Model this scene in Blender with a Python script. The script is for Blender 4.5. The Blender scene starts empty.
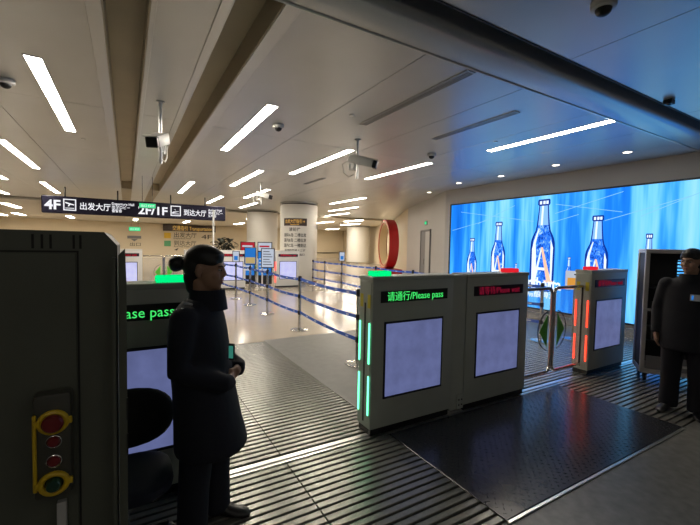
import bpy, bmesh, math, random
from mathutils import Vector, Matrix
random.seed(7)
S = bpy.context.scene
COL = S.collection
PI = math.pi

# ------------------------------------------------------------------ camera
FPX, YAW, PITCH, ROLL = 380.48, 0.5311, 0.0463, 0.0206
CAMZ = 1.58
_F = Vector((math.sin(YAW)*math.cos(PITCH), math.cos(YAW)*math.cos(PITCH), -math.sin(PITCH)))
_R0 = Vector((math.cos(YAW), -math.sin(YAW), 0)); _U0 = _R0.cross(_F)
_R = _R0*math.cos(ROLL) + _U0*math.sin(ROLL)
_U = _U0*math.cos(ROLL) - _R0*math.sin(ROLL)
cd = bpy.data.cameras.new('camera'); cam = bpy.data.objects.new('camera', cd); COL.objects.link(cam)
cd.sensor_width = 36; cd.lens = FPX/700*36; cd.clip_start = 0.05; cd.clip_end = 200
m = Matrix((( _R.x, _U.x, -_F.x, 0), (_R.y, _U.y, -_F.y, 0), (_R.z, _U.z, -_F.z, CAMZ), (0, 0, 0, 1)))
cam.matrix_world = m
S.camera = cam
# ------------------------------------------------------------------ world, exposure
w = bpy.data.worlds.new('world'); S.world = w; w.use_nodes = True
w.node_tree.nodes['Background'].inputs[0].default_value = (0.6, 0.7, 0.8, 1)
w.node_tree.nodes['Background'].inputs[1].default_value = 0.02
S.view_settings.view_transform = 'Standard'; S.view_settings.look = 'None'
S.view_settings.gamma = 1; S.view_settings.use_curve_mapping = False
S.view_settings.exposure = 0.0
STRIP = 52.0       # radiance of the ceiling strip lights
ADGAIN = 1.35       # radiance of the advertising screen

# ------------------------------------------------------------------ materials
def mat(name, col, rough=0.5, metal=0.0, emit=None, estr=0.0, noise=0.0, nscale=8.0, bump=0.0, bscale=60.0, alpha=None, trans=0.0, spec=0.5):
    M = bpy.data.materials.new(name); M.use_nodes = True
    nt = M.node_tree; b = nt.nodes['Principled BSDF']
    b.inputs['Base Color'].default_value = (*col, 1); b.inputs['Roughness'].default_value = rough
    b.inputs['Metallic'].default_value = metal; b.inputs['Specular IOR Level'].default_value = spec
    if trans: b.inputs['Transmission Weight'].default_value = trans
    if alpha is not None: b.inputs['Alpha'].default_value = alpha
    if emit: b.inputs['Emission Color'].default_value = (*emit, 1); b.inputs['Emission Strength'].default_value = estr
    tc = nt.nodes.new('ShaderNodeTexCoord')
    if noise:
        n = nt.nodes.new('ShaderNodeTexNoise'); n.inputs['Scale'].default_value = nscale; n.inputs['Detail'].default_value = 5
        nt.links.new(tc.outputs['Object'], n.inputs['Vector'])
        r = nt.nodes.new('ShaderNodeValToRGB')
        r.color_ramp.elements[0].position = 0.3; r.color_ramp.elements[1].position = 0.7
        r.color_ramp.elements[0].color = (*[c*(1-noise) for c in col], 1)
        r.color_ramp.elements[1].color = (*[min(1, c*(1+noise)) for c in col], 1)
        nt.links.new(n.outputs['Fac'], r.inputs[0]); nt.links.new(r.outputs[0], b.inputs['Base Color'])
        if emit:
            r2 = nt.nodes.new('ShaderNodeValToRGB')
            r2.color_ramp.elements[0].position = 0.3; r2.color_ramp.elements[1].position = 0.7
            r2.color_ramp.elements[0].color = (*[c*(1-noise) for c in emit], 1)
            r2.color_ramp.elements[1].color = (*[min(1, c*(1+noise)) for c in emit], 1)
            nt.links.new(n.outputs['Fac'], r2.inputs[0]); nt.links.new(r2.outputs[0], b.inputs['Emission Color'])
    if bump:
        n2 = nt.nodes.new('ShaderNodeTexNoise'); n2.inputs['Scale'].default_value = bscale; n2.inputs['Detail'].default_value = 3
        nt.links.new(tc.outputs['Object'], n2.inputs['Vector'])
        bp = nt.nodes.new('ShaderNodeBump'); bp.inputs['Strength'].default_value = bump; bp.inputs['Distance'].default_value = 0.01
        nt.links.new(n2.outputs['Fac'], bp.inputs['Height']); nt.links.new(bp.outputs[0], b.inputs['Normal'])
    return M

def glow(name, col, s):
    M = bpy.data.materials.new(name); M.use_nodes = True; nt = M.node_tree
    nt.nodes.remove(nt.nodes['Principled BSDF'])
    e = nt.nodes.new('ShaderNodeEmission'); e.inputs[0].default_value = (*col, 1); e.inputs[1].default_value = s
    nt.links.new(e.outputs[0], nt.nodes['Material Output'].inputs[0]); return M

MT = dict(
    ceil=mat('ceiling_metal', (0.56, 0.57, 0.57), 0.30, 0.35, noise=0.03, nscale=1.5),
    ceil_far=mat('ceiling_far', (0.62, 0.58, 0.50), 0.45, 0.1),
    trim=mat('ceiling_trim_metal', (0.55, 0.56, 0.56), 0.30, 0.5),
    groove=mat('groove_lining', (0.46, 0.40, 0.29), 0.6, 0.0, noise=0.05, nscale=2),
    dark=mat('dark_gap', (0.02, 0.02, 0.02), 0.7),
    floor=mat('polished_floor', (0.35, 0.30, 0.235), 0.15, 0.0, noise=0.06, nscale=1.2, bump=0.03, bscale=3),
    stone=mat('grey_stone_floor', (0.17, 0.17, 0.155), 0.38, 0.0, noise=0.22, nscale=14, bump=0.04, bscale=40),
    slat=mat('mat_slat', (0.27, 0.265, 0.235), 0.24, 0.45, noise=0.12, nscale=25, bump=0.08, bscale=180),
    matbase=mat('mat_base', (0.02, 0.021, 0.02), 0.8),
    rubber=mat('black_rubber', (0.028, 0.030, 0.033), 0.22, 0.0, noise=0.2, nscale=6),
    greymat=mat('grey_rubber', (0.115, 0.112, 0.10), 0.45, 0.0, noise=0.1, nscale=10, bump=0.05, bscale=120),
    alum=mat('aluminium', (0.72, 0.72, 0.70), 0.28, 0.9),
    wall=mat('wall_panel', (0.70, 0.60, 0.43), 0.55, 0.0, noise=0.03, nscale=0.6),
    wallgrey=mat('wall_right_panel', (0.52, 0.50, 0.47), 0.5, 0.0, noise=0.03, nscale=0.8),
    column=mat('column_cladding', (0.66, 0.64, 0.59), 0.42, 0.0, noise=0.02, nscale=1),
    cab=mat('cabinet_paint', (0.40, 0.43, 0.385), 0.42, 0.0, noise=0.03, nscale=5, bump=0.02, bscale=300),
    cabfar=mat('cabinet_paint_far', (0.68, 0.68, 0.66), 0.42, 0.0),
    black=mat('black_plastic', (0.012, 0.012, 0.013), 0.35),
    scr=mat('frosted_screen', (0.10, 0.10, 0.14), 0.25, 0.0, emit=(0.105, 0.125, 0.275), estr=1.0, noise=0.14, nscale=7),
    scrfar=mat('frosted_screen_far', (0.3, 0.3, 0.4), 0.3, 0.0, emit=(0.5, 0.53, 0.9), estr=0.8, noise=0.1, nscale=5),
    ledbg=mat('led_matrix', (0.006, 0.008, 0.008), 0.3),
    ledbgr=mat('led_matrix_red', (0.012, 0.006, 0.02), 0.3),
    ggreen=glow('led_green_text', (0.06, 0.85, 0.16), 1.0),
    gred=glow('led_red_text', (0.32, 0.010, 0.04), 0.55),
    strip_g=glow('light_strip_green', (0.16, 1.0, 0.50), 2.6),
    strip_r=glow('light_strip_red', (1.0, 0.045, 0.02), 3.2),
    top_g=glow('status_green', (0.0, 0.85, 0.22), 1.1),
    top_r=glow('status_red', (0.85, 0.02, 0.035), 0.9),
    yellow=mat('yellow_label', (0.62, 0.50, 0.03), 0.5),
    strip=glow('strip_light', (1.0, 0.90, 0.76), STRIP),
    strip_fill=glow('rear_fill_strip', (1.0, 0.93, 0.82), 10),  # glow of the unseen fill strips added behind the camera
    down=glow('downlight_glow', (1.0, 0.86, 0.66), 10),
    white=mat('white_plastic', (0.60, 0.60, 0.58), 0.4),
    signblack=mat('sign_face', (0.010, 0.009, 0.026), 0.5, spec=0.2),
    signtxt=glow('sign_text', (0.95, 0.95, 1.0), 1.0),
    signbrown=mat('sign_brown', (0.045, 0.025, 0.018), 0.4),
    orange=glow('sign_orange', (0.75, 0.42, 0.10), 0.8),
    ink=mat('sign_ink', (0.03, 0.03, 0.03), 0.6),
    icon_y=mat('icon_yellow', (0.75, 0.48, 0.03), 0.5),
    icon_g=mat('icon_green', (0.10, 0.36, 0.16), 0.5),
    exitg=glow('exit_green', (0.05, 0.8, 0.3), 1.0),
    steel=mat('stainless', (0.62, 0.61, 0.58), 0.2, 1.0),
    belt=mat('blue_belt', (0.025, 0.10, 0.52), 0.6),
    beltw=mat('belt_print', (0.6, 0.65, 0.8), 0.6),
    glass=mat('clear_acrylic', (0.9, 0.95, 0.95), 0.03, 0.0, alpha=0.10, spec=0.25),
    green=mat('green_sticker', (0.10, 0.50, 0.05), 0.4),
    red=mat('red_paint', (0.50, 0.02, 0.02), 0.35),
    cream=mat('cream_paint', (0.70, 0.55, 0.32), 0.45),
    doorgrey=mat('door_grey', (0.16, 0.16, 0.16), 0.5),
    xray=mat('machine_paint', (0.085, 0.092, 0.070), 0.5, 0.0, noise=0.08, nscale=6, bump=0.03, bscale=200),
    xraydark=mat('machine_slots', (0.008, 0.008, 0.007), 0.7),
    panel=mat('control_panel', (0.055, 0.055, 0.042), 0.4),
    btn_red=mat('button_red', (0.16, 0.012, 0.014), 0.3),
    btn_green=mat('button_green', (0.012, 0.05, 0.03), 0.3),
    btn_yel=mat('button_yellow', (0.62, 0.42, 0.015), 0.35),
    chairb=mat('chair_black', (0.010, 0.010, 0.011), 0.7),
    chairn=mat('chair_navy', (0.010, 0.014, 0.030), 0.75),
    skin=mat('skin', (0.36, 0.21, 0.14), 0.5, noise=0.05, nscale=20),
    hair=mat('hair', (0.010, 0.009, 0.008), 0.45),
    navy=mat('navy_cloth', (0.007, 0.009, 0.018), 0.85, bump=0.15, bscale=25),
    cloth2=mat('black_cloth', (0.006, 0.007, 0.011), 0.85, bump=0.15, bscale=25),
    shoe=mat('shoe_leather', (0.010, 0.010, 0.010), 0.35),
    lip=mat('lips', (0.32, 0.10, 0.09), 0.45),
    eyew=mat('eye_white', (0.30, 0.29, 0.28), 0.3),
    reflect=mat('shoulder_stripe', (0.55, 0.57, 0.6), 0.4),
    phone=glow('device_screen', (0.06, 0.34, 0.26), 0.5),
    rackw=mat('rack_frame', (0.50, 0.50, 0.49), 0.4, 0.2),
    rackd=mat('rack_inside', (0.025, 0.026, 0.03), 0.6),
    equip=mat('equipment_grey', (0.20, 0.20, 0.20), 0.5),
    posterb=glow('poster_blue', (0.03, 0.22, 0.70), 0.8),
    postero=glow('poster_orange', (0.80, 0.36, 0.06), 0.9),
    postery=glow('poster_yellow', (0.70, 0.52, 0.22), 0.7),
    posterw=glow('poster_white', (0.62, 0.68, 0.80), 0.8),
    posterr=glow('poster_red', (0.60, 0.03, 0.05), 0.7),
    leaf=mat('dark_leaf', (0.012, 0.013, 0.007), 0.7, spec=0.15),
    leafg=mat('leaf_green', (0.05, 0.16, 0.03), 0.5),
    pot=mat('plant_pot', (0.3, 0.3, 0.28), 0.5),
)

# ------------------------------------------------------------------ mesh builder
class MB:
    def __init__(s): s.bm = bmesh.new()
    def box(s, lo, hi, bev=0.0, seg=1):
        c = [(a+b)/2 for a, b in zip(lo, hi)]; d = [abs(b-a) for a, b in zip(lo, hi)]
        g = bmesh.ops.create_cube(s.bm, size=1.0)['verts']
        bmesh.ops.scale(s.bm, vec=d, verts=g); bmesh.ops.translate(s.bm, vec=c, verts=g)
        if bev:
            es = list({e for v in g for e in v.link_edges})
            bmesh.ops.bevel(s.bm, geom=es, offset=bev, segments=seg, affect='EDGES', profile=0.5)
        return s
    def tube(s, pts, rad, n=12, cap=True, closed=False):
        pts = [Vector(p) for p in pts]
        if not hasattr(rad, '__len__'): rad = [rad]*len(pts)
        rings = []; N = len(pts); up = None
        for i, p in enumerate(pts):
            if closed: t = (pts[(i+1) % N]-pts[i-1]).normalized()
            else: t = (pts[min(i+1, N-1)]-pts[max(i-1, 0)]).normalized()
            if up is None:
                up = Vector((0, 0, 1)) if abs(t.z) < 0.9 else Vector((1, 0, 0))
            a = t.cross(up).normalized(); b = a.cross(t).normalized(); up = b
            rings.append([s.bm.verts.new(p + (a*math.cos(2*PI*k/n)+b*math.sin(2*PI*k/n))*rad[i]) for k in range(n)])
        s.join(rings, cap and not closed, closed); return s
    def join(s, rings, cap=True, closed=False):
        n = len(rings[0]); M = len(rings)
        for i in range(M if closed else M-1):
            A, B = rings[i], rings[(i+1) % M]
            for k in range(n): s.bm.faces.new((A[k], A[(k+1) % n], B[(k+1) % n], B[k]))
        if cap:
            s.bm.faces.new(rings[0]); s.bm.faces.new(rings[-1])
    def rings(s, data, n=24):     # (cx, cy, z, rx, ry)
        R = [[s.bm.verts.new((cx+rx*math.cos(2*PI*k/n), cy+ry*math.sin(2*PI*k/n), z)) for k in range(n)] for cx, cy, z, rx, ry in data]
        s.join(R); return s
    def ell(s, c, r, n=16, rot=None):
        g = bmesh.ops.create_uvsphere(s.bm, u_segments=n, v_segments=max(6, n*2//3), radius=1.0)['verts']
        M = Matrix.Translation(Vector(c)) @ (rot or Matrix.Identity(4)) @ Matrix.Diagonal((*r, 1))
        bmesh.ops.transform(s.bm, matrix=M, verts=g); return s
    def cyl(s, p0, p1, r, n=24, r1=None): return s.tube([p0, p1], [r, r if r1 is None else r1], n)
    def prism(s, pts, axis, a, b):       # polygon in the plane across an axis, from a to b
        def P(u, v, t): return {'x': (t, u, v), 'y': (u, t, v), 'z': (u, v, t)}[axis]
        A = [s.bm.verts.new(P(u, v, a)) for u, v in pts]; B = [s.bm.verts.new(P(u, v, b)) for u, v in pts]
        n = len(pts); s.bm.faces.new(A); s.bm.faces.new(B[::-1])
        for i in range(n): s.bm.faces.new((A[i], A[(i+1) % n], B[(i+1) % n], B[i]))
        return s
    def build(s, name, m, parent=None, smooth=True, loc=None, rz=0):
        bmesh.ops.recalc_face_normals(s.bm, faces=s.bm.faces[:])
        me = bpy.data.meshes.new(name); s.bm.to_mesh(me); s.bm.free()
        return link(name, me, m, parent, smooth, loc, rz)

def link(name, me, m, parent=None, smooth=True, loc=None, rz=0):
    if smooth and len(me.polygons):
        me.shade_smooth(); me.set_sharp_from_angle(angle=math.radians(35))
    if m is not None and not me.materials: me.materials.append(MT[m] if isinstance(m, str) else m)
    o = bpy.data.objects.new(name, me); COL.objects.link(o)
    if parent: o.parent = parent
    if loc: o.location = loc
    if rz: o.rotation_euler.z = rz
    return o
def thing(name, label, cat, loc=(0, 0, 0), rz=0, group=None):
    o = bpy.data.objects.new(name, None); COL.objects.link(o); o.empty_display_size = 0.1
    o.location = loc; o.rotation_euler.z = rz; return tag(o, label, cat, group)
def tag(o, label, cat, group=None):
    o['label'] = label; o['category'] = cat
    if group: o['group'] = group
    return o
def struct(o): o['kind'] = 'structure'; return o
def text(name, body, size, m, parent, loc, rot=(PI/2, 0, 0), align='LEFT', depth=0.0015, bend=None, width=None, bold=0.0):
    c = bpy.data.curves.new('t', 'FONT'); c.body = body; c.size = size; c.align_x = align; c.extrude = depth
    c.resolution_u = 2; c.offset = bold; c.space_line = 1.0
    t = bpy.data.objects.new('t', c); COL.objects.link(t)
    dg = bpy.context.evaluated_depsgraph_get(); dg.update()
    me = bpy.data.meshes.new_from_object(t.evaluated_get(dg))
    bpy.data.objects.remove(t); bpy.data.curves.remove(c)
    if len(me.vertices) and width:
        xs = [v.co.x for v in me.vertices]; k = width/(max(xs)-min(xs))
        for v in me.vertices: v.co.x *= k
    if bend:
        for v in me.vertices:
            a = v.co.x/bend; v.co = Vector((bend*math.sin(a), v.co.y, v.co.z - (bend - bend*math.cos(a))))
    me.materials.clear()
    o = link(name, me, m, parent, smooth=False, loc=loc); o.rotation_euler = rot
    return o
def remesh(mb, voxel, smooth_it=4):
    bmesh.ops.recalc_face_normals(mb.bm, faces=mb.bm.faces[:])
    me = bpy.data.meshes.new('tmp'); mb.bm.to_mesh(me); mb.bm.free()
    o = bpy.data.objects.new('tmp', me); COL.objects.link(o)
    r = o.modifiers.new('r', 'REMESH'); r.mode = 'VOXEL'; r.voxel_size = voxel
    if smooth_it:
        sm = o.modifiers.new('s', 'SMOOTH'); sm.factor = 0.5; sm.iterations = smooth_it
    dg = bpy.context.evaluated_depsgraph_get(); dg.update()
    out = bpy.data.meshes.new_from_object(o.evaluated_get(dg))
    bpy.data.objects.remove(o); bpy.data.meshes.remove(me)
    for p in out.polygons: p.use_smooth = True
    return out

H = 3.21
YG, TH, GH = 2.54, 0.20, 1.317       # front plane, thickness and height of the gate cabinets
# ================================================================== SETTING
# floor: polished hall floor, stone floor near the camera
mb = MB(); mb.box((-12, 5.93, -0.06), (24, 41, 0)); floor = struct(mb.build('floor', 'floor', smooth=False))
mb = MB(); mb.box((-12, -4, -0.06), (8.1, 1.36, 0)); struct(mb.build('floor_stone', 'stone', smooth=False))
mb = MB(); mb.box((-12, 1.36, -0.06), (8.6, 5.93, -0.012)); struct(mb.build('floor_mat_well', 'matbase', smooth=False))

# walls
def wall(name, a, b, m, z0=0, z1=H+0.35, th=0.15, side=1):
    a = Vector((*a, 0)); b = Vector((*b, 0)); d = (b-a).normalized(); n = Vector((d.y, -d.x, 0))*side*th
    mb = MB(); A = [a, b, b+n, a+n]
    lo = [mb.bm.verts.new((p.x, p.y, z0)) for p in A]; hi = [mb.bm.verts.new((p.x, p.y, z1)) for p in A]
    mb.bm.faces.new(lo); mb.bm.faces.new(hi)
    for i in range(4): mb.bm.faces.new((lo[i], lo[(i+1) % 4], hi[(i+1) % 4], hi[i]))
    return struct(mb.build(name, m, smooth=False))
P1, P2, P3, P4 = (8.05, 8.25), (10.45, 12.95), (17.5, 24.0), (22.5, 40)
wall('wall_right', (8.05, -4), P1, 'wallgrey'); wall('wall_right_angled', P1, P2, 'wallgrey')
wall('wall_right_back', P2, P3, 'wall'); wall('wall_right_far', P3, P4, 'wall')
wall('wall_far', (-12, 40), (22.6, 40), 'wall', side=-1)
wall('wall_left', (-12, -4), (-12, 40), 'wall', side=-1); wall('wall_behind', (-12, -4), (8.05, -4), 'wallgrey', side=1)
mb = MB(); mb.box((10.5, 39.9, 0.55), (22, 39.97, 0.62)); struct(mb.build('trim_1', 'dark', smooth=False))

# ceiling: dark deck above, panels below it
mb = MB(); mb.box((-12, -4, H+0.30), (24, 40, H+0.36)); ceil = struct(mb.build('ceiling', 'dark', smooth=False))
MODY = 2.77
ybreaks = [2.51] + [5.70 + MODY*i for i in range(5)] + [19.5]
def panels(xs, ys, m='ceil', z=H):
    for x0, x1 in zip(xs[:-1], xs[1:]):
        for y0, y1 in zip(ys[:-1], ys[1:]):
            mb = MB(); g = 0.0035
            mb.box((x0+g, y0+g, z), (x1-g, y1-g, z+0.03), 0.002)
            mb.build('ceiling_panel', m, ceil, smooth=False)
left_x = [-12, -10, -8, -6.4, -5.1, -3.8, -2.55, -1.33, -0.13]
panels(left_x, ybreaks)
panels([0.14, 0.65], ybreaks)
panels([0.93, 2.2, 3.5, 4.8, 6.1, 7.2, 8.04], ybreaks[:2]+[8.25])
panels([0.93, 2.2, 3.5, 4.8, 6.1, 7.2, 8.04], [8.25]+ybreaks[3:])
# near ceiling (darker side of the cross gap)
panels([-12, -8, -4, -0.13, 0.93, 3.3, 5.7, 8.04], [-4, -2, 0, 1.97])
# right triangle and the far hall ceiling
mb = MB(); mb.prism([(8.05, 8.25), (8.05, 19.5), (14.7, 19.5), (10.45, 12.95)], 'z', H, H+0.03)
mb.build('ceiling_side_panel', 'ceil', ceil, smooth=False)
mb = MB(); mb.prism([(-12, 19.95), (-12, 40), (22.5, 40), (17.5, 24), (14.95, 19.95)], 'z', H+0.01, H+0.04)
mb.build('ceiling_far_panel', 'ceil_far', ceil, smooth=False)
# cream bulkhead trim at the far step
mb = MB(); mb.box((-12, 19.72, H-0.10), (14.9, 19.95, H+0.05), 0.01); struct(mb.build('trim_2', 'ceil_far', smooth=False))
# two long recessed grooves
for n, (a, b) in enumerate(((-0.13, 0.14), (0.65, 0.93))):
    mb = MB()
    mb.box((a, 2.51, H+0.22), (b, 19.5, H+0.24)); mb.box((a-0.012, 2.51, H-0.004), (a, 19.5, H+0.24)); mb.box((b, 2.51, H-0.004), (b+0.012, 19.5, H+0.24))
    mb.box((a, 14.0, H-0.002), (b, 19.5, H+0.22))
    mb.build('groove_lining', 'groove', ceil, smooth=False)
# flat trim boards along the grooves
for a, b in ((-0.24, -0.142), (0.152, 0.19), (0.56, 0.638), (0.942, 1.06)):
    mb = MB(); mb.box((a, 2.51, H-0.010), (b, 14.0, H+0.001), 0.003); mb.build('groove_trim', 'trim', ceil, smooth=False)
# cross gap: rounded fascia along the main ceiling's edge and the dark recess behind it
prof = [(2.51, H-0.004), (2.44, H-0.002), (2.36, H+0.008), (2.28, H+0.026), (2.235, H+0.05), (2.21, H+0.09), (2.21, H+0.3), (2.53, H+0.3), (2.53, H-0.004)]
mb = MB(); mb.prism(prof, 'x', -0.13, 8.04); fas = mb.build('edge_fascia', 'trim', ceil)
mb = MB(); mb.box((-12, 1.955, H-0.006), (8.04, 1.97, H+0.3)); mb.build('edge_lip', 'dark', ceil, smooth=False)
mb = MB(); mb.tube([(-0.13, 2.515, H-0.006), (8.04, 2.515, H-0.006)], 0.012, 8); mb.build('edge_bead', 'alum', ceil)
# air slots
for a, y0, y1, wd in ((2.76, 2.56, 4.42, 0.11), (4.03, 3.0, 4.41, 0.10), (4.19, 8.48, 9.63, 0.10)):
    v = thing('air_vent', {2.76: 'long narrow ceiling air slot running into the beam edge', 4.03: 'shorter ceiling air slot left of the strip light over the right gate', 4.19: 'small far ceiling air slot behind the hanging camera by the column'}[a], 'vent', (a, y0, H))
    mb = MB(); mb.box((-wd/2, 0, -0.012), (-wd/2+0.012, y1-y0, 0)); mb.box((wd/2-0.012, 0, -0.012), (wd/2, y1-y0, 0)); mb.box((-wd/2, -0.012, -0.012), (wd/2, 0, 0)); mb.box((-wd/2, y1-y0, -0.012), (wd/2, y1-y0+0.012, 0))
    mb.build('frame', 'trim', v, smooth=False)
    mb = MB(); mb.box((-wd/2+0.012, 0, -0.004), (wd/2-0.012, y1-y0, -0.001)); mb.build('opening', 'doorgrey', v, smooth=False)
    for k in (-1, 0, 1):
        mb = MB(); mb.box((k*0.026-0.003, 0, -0.011), (k*0.026+0.003, y1-y0, -0.004)); mb.build('slat', 'trim', v, smooth=False)

# ================================================================== MATS AND THRESHOLD
em = thing('entrance_mat', 'striped entrance matting of pale slats with dark gaps across the gate lanes', 'mat', (0, 1.36, -0.012))
PER = 0.0605; SLW = 0.042
secs = [(-3.0, 0.98), (0.985, 4.30), (4.305, 7.95)]
meshes = []
for x0, x1 in secs:
    b = MB(); b.box((x0, 0, 0), (x1, SLW, 0.016), 0.003); b.bm.normal_update()
    me = bpy.data.meshes.new('slat'); bmesh.ops.recalc_face_normals(b.bm, faces=b.bm.faces[:]); b.bm.to_mesh(me); b.bm.free(); me.materials.append(MT['slat']); meshes.append(me)
yy = 0.015
while yy + SLW < 5.93-1.36:
    gy = 1.36 + yy
    if not (2.535 < gy + SLW and gy < 2.625):
        for me in meshes:
            o = bpy.data.objects.new('slat', me); COL.objects.link(o); o.parent = em; o.location = (0, yy, 0)
    yy += PER
mb = MB(); mb.box((-3, 2.572, -0.012), (7.95, 2.618, 0.0042), 0.002)
mb.box((-3, 2.540, -0.012), (7.95, 2.572, -0.004)); tag(mb.build('threshold_rail', 'alum', smooth=False), 'bright aluminium threshold rail under the row of gates', 'rail')
mb = MB(); mb.box((1.88, 1.36, 0.0045), (4.29, 2.50, 0.012), 0.003)
rm = mb.build('mat_sheet', 'rubber', None, smooth=False)
rt = thing('rubber_mat', 'black studded rubber mat in front of the grey gate cabinets', 'mat', (0, 0, 0)); rm.parent = rt
mb = MB(); r = 0
y = 1.40
while y < 2.48:
    x = 1.92 + (0.03 if r % 2 else 0)
    while x < 4.26:
        a = PI/4 if (r + int(x/0.06)) % 2 else -PI/4
        c, s_ = math.cos(a), math.sin(a); L, W = 0.017, 0.005
        vs = [mb.bm.verts.new((x+u*c-v*s_, y+u*s_+v*c, z)) for u, v, z in ((-L, 0, 0.0118), (0, -W, 0.0118), (L, 0, 0.0118), (0, W, 0.0118), (-L*.4, 0, 0.0145), (L*.4, 0, 0.0145))]
        for f in ((0, 1, 4), (1, 5, 4), (1, 2, 5), (2, 3, 5), (3, 4, 5), (3, 0, 4)): mb.bm.faces.new([vs[i] for i in f])
        x += 0.06
    y += 0.03; r += 1
st = mb.build('tread_studs', 'rubber', rt, smooth=False); st['kind'] = 'stuff'
mb = MB(); mb.box((1.90, 2.76, 0.0045), (3.8, 5.95, 0.010), 0.002); tag(mb.build('rubber_mat', 'greymat', smooth=False), 'plain dark grey floor mat behind the gate cabinets beside the barrier posts', 'mat')
mb = MB(); mb.box((1.88, 1.335, 0.0005), (4.29, 1.358, 0.010), 0.003); mb.build('edge_strip', 'alum', rt, smooth=False)

# ================================================================== CEILING LIGHTS
def strip_light(x, y0, y1, label, wd=0.125, m='strip'):
    t = thing('strip_light', label, 'ceiling light', (x, y0, H), 0, 'recessed ceiling strip lights')
    L = y1-y0; b = MB()
    b.box((-wd/2-0.012, -0.012, -0.006), (-wd/2, L+0.012, 0)); b.box((wd/2, -0.012, -0.006), (wd/2+0.012, L+0.012, 0))
    b.box((-wd/2, -0.012, -0.006), (wd/2, 0, 0)); b.box((-wd/2, L, -0.006), (wd/2, L+0.012, 0))
    b.build('frame', 'trim', t, smooth=False)
    b = MB(); b.box((-wd/2, 0, -0.004), (wd/2, L, -0.001)); b.build('diffuser', m, t, smooth=False)
for a in [
    (-0.72, 4.47, 7.18, 'large ceiling strip light at upper left, nearest to the black dome camera'),
    (-1.80, 8.48, 11.43, 'ceiling strip light at the left picture edge, second from the top'),
    (-2.10, 14.1, 17.1, 'ceiling strip light just above the left end of the floor sign'),
    (-2.90, 11.3, 14.1, 'short visible strip light end at left edge, below the second strip'),
    (-3.82, 16.0, 18.8, 'strip light end at left edge just above the beam line'),
    (1.50, 4.43, 7.03, 'large strip light right of the second ceiling groove, beside a dome camera'),
    (1.55, 11.2, 14.0, 'small strip light above the arrivals half of the floor sign'),
    (2.62, 8.49, 11.27, 'strip light above the far hanging camera'),
    (2.93, 14.06, 16.9, 'small strip light at the right end of the floor sign'),
    (3.33, 5.71, 8.47, 'strip light left of the hanging bullet camera in the middle'),
    (3.72, 11.3, 14.0, 'strip light crossing behind the far hanging camera'),
    (4.58, 15.4, 18.0, 'short strip light left of the lettered column top'),
    (5.11, 5.69, 7.98, 'long strip light right of the hanging bullet camera in the middle'),
    (5.275, 2.53, 4.43, 'long strip light over the right gate under the ceiling beam'),
    (7.07, 11.08, 13.66, 'strip light right of the lettered column top, highest of that group'),
    (9.86, 17.0, 19.6, 'strip light right of the lettered column, second of that group'),
    (8.55, 14.0, 16.7, 'strip light between the lettered column and the red ring sculpture')]: strip_light(*a)
for i, (x, y0, lab) in enumerate([
    (-7.6, 34, 'tiny far strip light at left edge under the beam line'), (-6.3, 32.5, 'tiny far strip light second from left under the beam line'),
    (-3.57, 33.4, 'tiny far strip light under the 4F of the floor sign'), (0.6, 33, 'tiny far strip light under the middle of the floor sign'),
    (4.3, 33, 'tiny far strip light above the brown wall sign'), (8.4, 32, 'tiny far strip light right of the brown wall sign'),
    (-5.0, 24.0, 'far strip light hidden behind the floor sign, left one'), (1.5, 24.0, 'far strip light behind the middle of the floor sign'),
    (13.3, 20.6, 'far strip light above the back round column, right one'), (15.4, 25, 'far strip light above the back round column, left one'),
    (12.7, 24.2, 'tiny far strip light beside the lettered column edge'), (10.0, 22.2, 'far strip light just right of the lettered column edge'),
    (7.2, 23.5, 'far strip light hidden between the two near columns'), (14.5, 33.0, 'added fill strip in front of the far wall right of the lettered column'), (18.8, 34.5, 'added fill strip beyond the back round column'), (10.5, 30.0, 'added fill strip hidden behind the lettered column')]):
    strip_light(x, y0, y0+2.8, lab, 0.28)  # last three are added fill for the far wall; all widened to brighten it
for x, y0, lab in ((-0.8, -3.2, 'added fill strip behind the viewer over the dark machine side'), (2.6, -3.2, 'added fill strip behind the viewer over the black mat side')):
    strip_light(x, y0, y0+2.6, lab, 0.125, 'strip_fill')  # unseen fill added behind the camera to lift gate fronts and machine
for i, (x, y, lab) in enumerate([(7.32, 5.79, 'round downlight over the second bottle of the screen'), (7.18, 4.43, 'round downlight over the third bottle of the screen'),
        (7.15, 3.19, 'round downlight nearest the right picture edge'), (7.29, 7.03, 'round downlight over the left end of the screen'), (7.85, 8.75, 'round downlight beside the wall corner left of the screen')]):
    t = thing('downlight', lab, 'ceiling light', (x, y, H), 0, 'round downlights above the screen')
    b = MB(); b.tube([(0.07*math.cos(k*PI/12), 0.07*math.sin(k*PI/12), -0.004) for k in range(24)], 0.008, 6, closed=True); b.build('ring', 'trim', t)
    b = MB(); b.cyl((0, 0, -0.006), (0, 0, -0.001), 0.066, 24); b.build('lens', 'down', t)

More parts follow.
